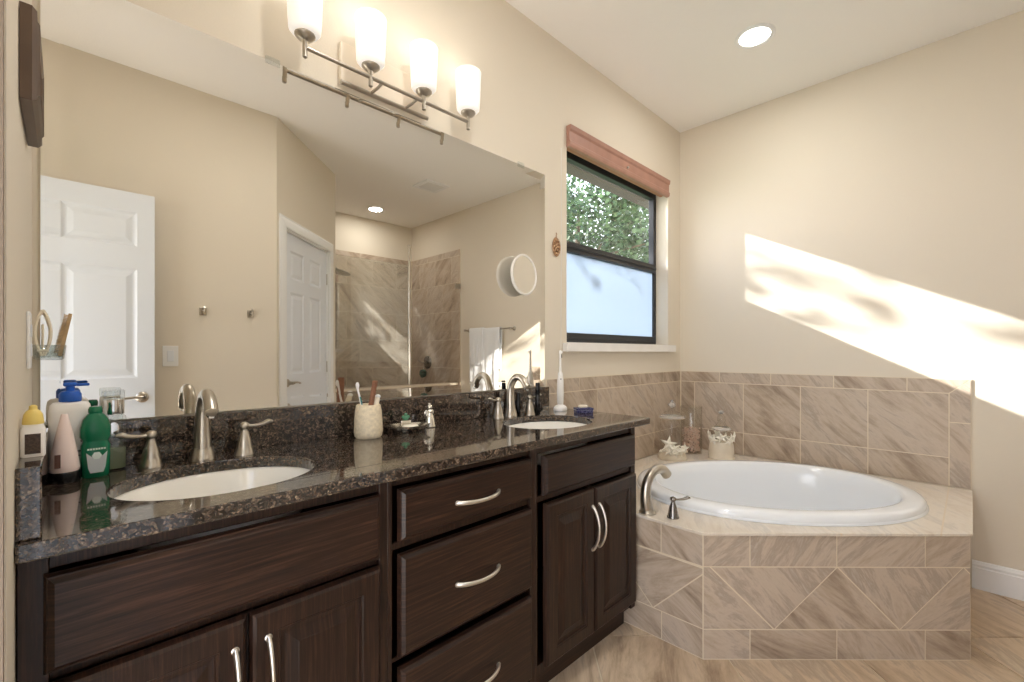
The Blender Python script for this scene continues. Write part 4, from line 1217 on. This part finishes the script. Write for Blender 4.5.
# soap dish
t = thing('soap_dish', (0.905, -0.115, CT), 'silver scalloped soap dish with a green jewelled figure', 'dish', rz=radians(-20))
M_pew = mat('polished_pewter', (0.78, 0.75, 0.68, 1), 0.2, 1.0)
bm = newbm()
N = 48; rings = []
for sc, z in ((0.45, 0.0), (0.5, 0.003), (0.62, 0.008), (0.98, 0.022), (1.0, 0.025), (0.93, 0.0235), (0.6, 0.012), (0.3, 0.010)):
    ring_ = []
    for k in range(N):
        a = 2*pi*k/N; r = sc*(1+0.05*cos(8*a))
        ring_.append(bm.verts.new((0.082*r*cos(a), 0.055*r*sin(a), z*1.1)))
    rings.append(ring_)
for r0, r1 in zip(rings, rings[1:]):
    for k in range(N): bm.faces.new((r0[k], r0[(k+1) % N], r1[(k+1) % N], r1[k]))
bm.faces.new(rings[0]); bm.faces.new(rings[-1]); obj('dish', bm, M_pew, t, smooth=50)
bm = newbm(); box(bm, -0.02, 0.02, 0.024, 0.044, 0.018, 0.040); obj('block', bm, M_pew, t, bevel=0.004)
bm = newbm()
sphere(bm, (0, 0.034, 0.048), 0.012, sz=0.8, u=12, v=8); sphere(bm, (0.0, 0.034, 0.060), 0.007, u=12, v=8); sphere(bm, (0.010, 0.034, 0.052), 0.006, u=10, v=6); sphere(bm, (-0.010, 0.034, 0.052), 0.006, u=10, v=6)
obj('jewelled_top', bm, mat('green_enamel', srgb(70, 128, 96), 0.2, coat=0.5), t, smooth=60)
bm = newbm(); rr_loft(bm, [(0.026, 0.016, 0.0125), (0.029, 0.019, 0.017), (0.029, 0.019, 0.024), (0.024, 0.014, 0.029)], 28, 2.6); bmesh.ops.translate(bm, verts=bm.verts, vec=(0.008, -0.012, 0)); obj('soap', bm, mat('white_soap', srgb(236, 230, 214), 0.45), t, smooth=60)
# figurine
t = thing('angel_figurine', (1.030, -0.075, CT), 'small silver bell-shaped figurine right of the soap dish', 'figurine')
bm = newbm(); lathe(bm, [(0.022, 0), (0.024, 0.003), (0.022, 0.012), (0.019, 0.03), (0.015, 0.045), (0.010, 0.055), (0.012, 0.062), (0.007, 0.069)], 28); obj('body', bm, M_pew, t, smooth=45)
bm = newbm(); sphere(bm, (0, 0, 0.078), 0.0105, u=16, v=10); sphere(bm, (0, 0.003, 0.089), 0.006, u=12, v=8); obj('head', bm, M_pew, t, smooth=60)
for s in (-1, 1):
    bm = newbm(); sphere(bm, (s*0.013, 0.004, 0.055), 0.010, sx=1.0, sy=0.35, sz=1.3, u=12, v=8); obj('wing', bm, M_pew, t, smooth=60)
# black tubes by right faucet
for (x, y, h, r, lb) in ((1.612, -0.125, 0.150, 0.0125, 'tall slim black cylinder bottle right of the right faucet'), (1.535, -0.070, 0.105, 0.011, 'shorter slim black bottle behind the right faucet spout')):
    t = thing('black_bottle', (x, y, CT), lb, 'bottle', group='slim black bottles')
    bm = newbm(); lathe(bm, [(r*0.9, 0), (r, 0.002), (r, h*0.62), (r*0.95, h*0.63)], 24); obj('body', bm, M_black, t, smooth=40)
    bm = newbm(); lathe(bm, [(r*0.8, h*0.632), (r*0.88, h*0.64), (r*0.88, h*0.98), (r*0.7, h)], 24); obj('cap', bm, M_black, t, smooth=40)
# electric toothbrush
t = thing('electric_toothbrush', (1.800, -0.110, CT), 'white electric toothbrush standing on its charger near the counter end', 'toothbrush')
bm = newbm(); rr_loft(bm, [(0.036, 0.028, 0), (0.038, 0.030, 0.004), (0.036, 0.028, 0.016), (0.022, 0.020, 0.026), (0.012, 0.012, 0.03)], 32, 2.4); obj('charger', bm, M_wp, t, smooth=45)
bm = newbm(); lathe(bm, [(0.0135, 0.0302), (0.016, 0.034), (0.0175, 0.09), (0.0165, 0.15), (0.012, 0.188), (0.008, 0.196)], 26); obj('handle', bm, M_wp, t, smooth=45)
bm = newbm(); lathe(bm, [(0.007, 0.1962), (0.0062, 0.23), (0.005, 0.285), (0.0065, 0.30), (0.004, 0.306)], 18); lathe(bm, [(0.0055, 0), (0.0055, 0.009)], 14, mx=Matrix.Translation((0, -0.004, 0.296)) @ rx); obj('brush_head', bm, M_wp, t, smooth=45)
bm = newbm(); lathe(bm, [(0.003, 0), (0.003, 0.002), (0.001, 0.002)], 12, mx=Matrix.Translation((-0.011, -0.0125, 0.16)) @ Matrix.Rotation(radians(-40), 4, 'Z') @ rx); obj('button', bm, mat('grey_button', srgb(90, 92, 98), 0.4), t, smooth=45)
# navy box
t = thing('trinket_box', (1.800, -0.255, CT), 'small navy patterned box at the right end of the countertop', 'box', rz=radians(-35))
M_navy = mat('navy_pattern', srgb(28, 32, 84), 0.35)
tt = NT(M_navy); tc_ = tt.add('ShaderNodeTexCoord'); vv = tt.add('ShaderNodeTexVoronoi', i_Scale=90.0, feature='DISTANCE_TO_EDGE'); tt.link(tc_.outputs['Object'], vv.inputs['Vector'])
tt.link(tt.ramp(vv.outputs['Distance'], [(0.0, srgb(120, 120, 160)), (0.12, srgb(26, 30, 80))]), tt.b.inputs['Base Color'])
bm = newbm(); box(bm, -0.042, 0.042, -0.024, 0.024, 0, 0.016); obj('box_body', bm, M_navy, t, bevel=0.003)
bm = newbm(); box(bm, -0.044, 0.044, -0.026, 0.026, 0.0168, 0.026); obj('lid', bm, M_navy, t, bevel=0.003)
bm = newbm(); box(bm, -0.0442, 0.0442, -0.0262, 0.0262, 0.0160, 0.0168); obj('band', bm, mat('silver_band', srgb(180, 182, 196), 0.3), t)
t = thing('soap_bar', (1.798, -0.253, CT+0.0262), 'small cream soap bar lying on the navy box', 'soap', rz=radians(-35))
bm = newbm(); rr_loft(bm, [(0.020, 0.012, 0), (0.023, 0.015, 0.004), (0.022, 0.014, 0.009), (0.016, 0.009, 0.013)], 24, 2.6); obj('bar', bm, M_cream, t, smooth=60)

# ------------------------------------------------------------------ doors behind the camera
PAN = [(0, 0.0), (0.010, -0.006), (0.016, -0.008), (0.024, -0.008), (0.050, -0.002), (0.054, -0.002)]
def knob(par, mx, lever=1, m=None):
    bm = newbm()
    lathe(bm, [(0.031, 0), (0.031, 0.004), (0.024, 0.010), (0.014, 0.013), (0.011, 0.035), (0.012, 0.050)], 28, mx=mx @ Matrix.Rotation(-pi/2, 4, 'X'))
    pts = [mx @ Vector(p) for p in spline([(0, 0.046, 0), (lever*0.03, 0.050, 0.003), (lever*0.075, 0.050, 0.0), (lever*0.110, 0.047, -0.006)], 18)]
    tube(bm, pts, lerp_list([0.011, 0.008, 0.0065, 0.008], len(pts)), 12)
    return obj('door_handle', bm, M_nick, par, smooth=45)
# open entry door, flat against the wall behind the camera
bm = newbm()
xs = [-0.46, -0.375, -0.055, -0.015, 0.303, 0.383]
zs = [0.012, 0.20, 0.86, 1.083, 1.715, 1.845, 2.045, 2.158]
mD = frame_mx((0, 0, 0), (1, 0, 0), (0, 1, 0))
door1 = bpy.data.objects.new('door_1', None); COL.objects.link(door1); door1.location = (0, -1.85, 0); door1['kind'] = 'structure'
grid_panels(bm, xs, zs, {(i, j) for i in (1, 3) for j in (1, 3, 5)}, PAN, 0.0, -0.036, mD)
obj('door_leaf', bm, M_white, door1)
knob(door1, Matrix.Translation((0.325, 0.0, 0.968)), -1)
# closet door in the diagonal wall
door2 = bpy.data.objects.new('door_2', None); COL.objects.link(door2); door2['kind'] = 'structure'
mW = mdg
bm = newbm()
w0, w1 = DS0+0.014, DS1-0.014
ww = w1-w0
xs = [w0, w0+0.11, w0+ww/2-0.05, w0+ww/2+0.05, w1-0.11, w1]
zs = [0.012, 0.20, 0.86, 1.06, 1.70, 1.80, 2.02, 2.145]
grid_panels(bm, xs, zs, {(i, j) for i in (1, 3) for j in (1, 3, 5)}, PAN, -0.02, -0.056, mdg)
obj('door_leaf', bm, M_white, door2)
knob(door2, mdg @ Matrix.Translation((w0+0.065, -0.02, 0.995)), 1)
for z in (0.3, 1.10, 1.90):
    bm = newbm(); tube(bm, [mdg @ Vector((w1+0.006, -0.012, z-0.05)), mdg @ Vector((w1+0.006, -0.012, z+0.05))], 0.007, 10); obj('hinge', bm, M_nick, door2, smooth=50)
bm = newbm()
cw = 0.085
CASL = [(0.0, 0.0), (0.0, 0.016), (0.012, 0.020), (0.05, 0.016), (0.075, 0.010), (0.080, 0.012), (cw, 0.010), (cw, 0.0)]
# casing profile swept round three sides
def casing(bm, s0, s1, z1, mx):
    paths = []
    for off, h in CASL:
        paths.append([(s0-off, 0.0, h), (s0-off, z1+off, h), (s1+off, z1+off, h), (s1+off, 0.0, h)])
    vs = [[bm.verts.new(mx @ Vector((s, h, z))) for (s, z, h) in pth] for pth in [[(a, b, c) for a, b, c in pth] for pth in paths]]
    for r0, r1 in zip(vs, vs[1:]):
        for k in range(3): bm.faces.new((r0[k], r0[k+1], r1[k+1], r1[k]))
casing(bm, DS0, DS1, DZ1, mdg)
for (a, b, c, d) in ((DS0, DS0+0.012, 0, DZ1), (DS1-0.012, DS1, 0, DZ1), (DS0, DS1, DZ1-0.012, DZ1)): box(bm, a, b, -0.12, 0.001, c, d, mdg)
obj('door_casing', bm, M_trimw, door2)

# robe hooks, switch
for x, lb in ((0.643, 'square nickel robe hook nearer the white door and switch, in mirror'), (0.920, 'square nickel robe hook nearer the closet door, in mirror')):
    t = thing('robe_hook', (x, FY, 1.50), lb, 'hook', group='robe hooks on the wall behind')
    bm = newbm(); box(bm, -0.02, 0.02, 0.0005, 0.009, -0.028, 0.022); obj('plate', bm, M_nick, t, bevel=0.002)
    bm = newbm(); tube(bm, spline([(0, 0.008, -0.005), (0, 0.035, -0.018), (0, 0.052, -0.008), (0, 0.055, 0.012)], 14), 0.006, 10); tube(bm, [(0, 0.008, 0.012), (0, 0.04, 0.025)], [0.006, 0.007], 10); obj('prong', bm, M_nick, t, smooth=50)
t = thing('light_switch', (0.472, FY, 1.207), 'white rocker light switch on the wall behind, in mirror', 'switch')
bm = newbm(); box(bm, -0.040, 0.040, 0.0005, 0.006, -0.064, 0.064); obj('plate', bm, M_trimw, t, bevel=0.002)
bm = newbm(); box(bm, -0.017, 0.017, 0.0055, 0.009, -0.034, 0.034, Matrix.Rotation(radians(3), 4, 'X')); obj('rocker', bm, M_white, t, bevel=0.001)

# ------------------------------------------------------------------ towel bar and towels
t = thing('towel_bar', (RX, -2.2, 1.485), 'nickel towel bar on the bath wall, seen in the mirror', 'towel bar')
bm = newbm(); tube(bm, [(-0.062, -0.38, 0), (-0.062, 0.38, 0)], 0.008, 14); obj('rail', bm, M_nick, t, smooth=50)
for s in (-1, 1):
    bm = newbm(); lathe(bm, [(0.024, 0.0005), (0.024, 0.006), (0.012, 0.012), (0.010, 0.062), (0.013, 0.066), (0.013, 0.075), (0.004, 0.08)], 24, mx=Matrix.Translation((0, s*0.375, 0)) @ Matrix.Rotation(-pi/2, 4, 'Y')); obj('post', bm, M_nick, t, smooth=45)
def towel(name, y0, y1, zf, zb, label, rad, seed, band=None):
    rnd = random.Random(seed)
    t = thing(name, (RX-0.062, (y0+y1)/2, 1.485), label, 'towel', group='white towels on the bar')
    hw = (y1-y0)/2
    ny, path = 40, []
    for k in range(16): path.append((-rad, zf + (0-zf)*k/16))
    for k in range(9): a = pi - pi*k/8; path.append((rad*cos(a), rad*sin(a)))
    for k in range(1, 17): path.append((rad, zb*k/16))
    bm = newbm()
    ph = rnd.uniform(0, 6)
    g = []
    for i in range(ny+1):
        u = -1 + 2*i/ny
        row = []
        for (x, z) in path:
            d = min(1, max(0, -z/0.35))
            side = -1 if x < 0 else (0.4 if x > 0 else 0)
            w = 0.010*d*(sin(u*7+ph) + 0.5*sin(u*15+ph*2))
            row.append((x + side*abs(w)*1.2 + (side*0.004), u*hw*(1 - 0.06*d) + 0.004*sin(z*9+u*3), z))
        g.append(row)
    V = [[bm.verts.new(p) for p in r] for r in g]
    for i in range(ny):
        for j in range(len(path)-1): bm.faces.new((V[i][j], V[i+1][j], V[i+1][j+1], V[i][j+1]))
    o = obj('cloth', bm, M_towel, t, smooth=60)
    sm = o.modifiers.new('solid', 'SOLIDIFY'); sm.thickness = 0.006; sm.offset = 1
    return t
towel('bath_towel', -2.47, -1.97, -0.62, -0.45, 'long white bath towel hanging from the nickel bar, in mirror', 0.012, 2)
towel('hand_towel', -2.47, -2.24, -0.40, -0.30, 'shorter white hand towel draped over the left of the bath towel', 0.024, 5)

# ------------------------------------------------------------------ shower fittings
t = thing('shower_screen', (SX0+0.02, KY, 0.871), 'clear frameless glass shower screen with bright edge on knee wall', 'shower screen')
bm = newbm(); box(bm, 0.002, 0.86, -0.004, 0.004, 0.001, 1.33); obj('fixed_pane', bm, M_shglass, t)
bm = newbm(); box(bm, 0.860, 0.885, -0.008, 0.008, 0.001, 1.56); obj('edge_channel', bm, mat('polished_channel', (0.85, 0.85, 0.84, 1), 0.2, 1.0), t, bevel=0.002)
mm = Matrix.Translation((0.887, 0, 0)) @ Matrix.Rotation(radians(9), 4, 'Z')
bm = newbm(); box(bm, 0.0, 0.62, -0.004, 0.004, 0.001, 1.33, mm); obj('side_pane', bm, M_glass, t)
bm = newbm(); box(bm, 0.57, 0.635, -0.012, 0.012, 1.12, 1.18, mm); obj('glass_clip', bm, M_nick, t, bevel=0.003)
t = thing('rain_shower', (SX0+0.0115, -3.30, 2.14), 'dark round shower head on an arm at the shower left wall', 'shower head')
bm = newbm(); lathe(bm, [(0.03, 0), (0.03, 0.005), (0.012, 0.010)], 24, mx=Matrix.Rotation(pi/2, 4, 'Y')); tube(bm, spline([(0, 0, 0), (0.10, 0, 0.02), (0.22, 0, 0.015), (0.30, 0, -0.01)], 18), 0.010, 12); obj('arm', bm, M_dnick, t, smooth=50)
bm = newbm(); lathe(bm, [(0.012, 0.03), (0.022, 0.012), (0.085, 0.004), (0.092, -0.006), (0.088, -0.010), (0.02, -0.010)], 32, mx=Matrix.Translation((0.315, 0, -0.03)) @ Matrix.Rotation(radians(10), 4, 'Y')); obj('head', bm, M_dnick, t, smooth=40)
t = thing('shower_valve', (RX-0.0115, -3.42, 1.10), 'round bronze shower valve with lever on the tiled wall', 'valve')
ry = Matrix.Rotation(-pi/2, 4, 'Y')
bm = newbm(); lathe(bm, [(0.085, 0), (0.085, 0.006), (0.07, 0.014), (0.03, 0.018), (0.028, 0.045), (0.02, 0.05)], 36, mx=ry); obj('plate', bm, M_dnick, t, smooth=40)
bm = newbm(); tube(bm, spline([(-0.045, 0, 0), (-0.055, -0.05, 0.0), (-0.052, -0.11, 0.01), (-0.05, -0.15, 0.025)], 16), [0.011]*13 if False else 0.010, 12); obj('lever', bm, M_nick, t, smooth=50)
t = thing('bath_puff', (RX-0.075, -3.44, 0.955), 'dark green mesh bath puff hanging from the shower valve', 'bath puff')
rnd = random.Random(9); bm = newbm()
for k in range(46):
    d = Vector((rnd.gauss(0, 1), rnd.gauss(0, 1), rnd.gauss(0, 1))).normalized()*0.040
    sphere(bm, d, 0.020, sx=rnd.uniform(.5, 1), sy=rnd.uniform(.5, 1), sz=rnd.uniform(.5, 1), u=8, v=6)
obj('mesh_ball', bm, mat('green_mesh', srgb(20, 74, 60), 0.7, noise=0.4, nscale=80), t, smooth=60)
bm = newbm(); tube(bm, [(0, 0, 0.03), (0.01, 0.01, 0.09), (0.02, 0.02, 0.12)], 0.002, 6); obj('loop', bm, M_wp, t, smooth=60)
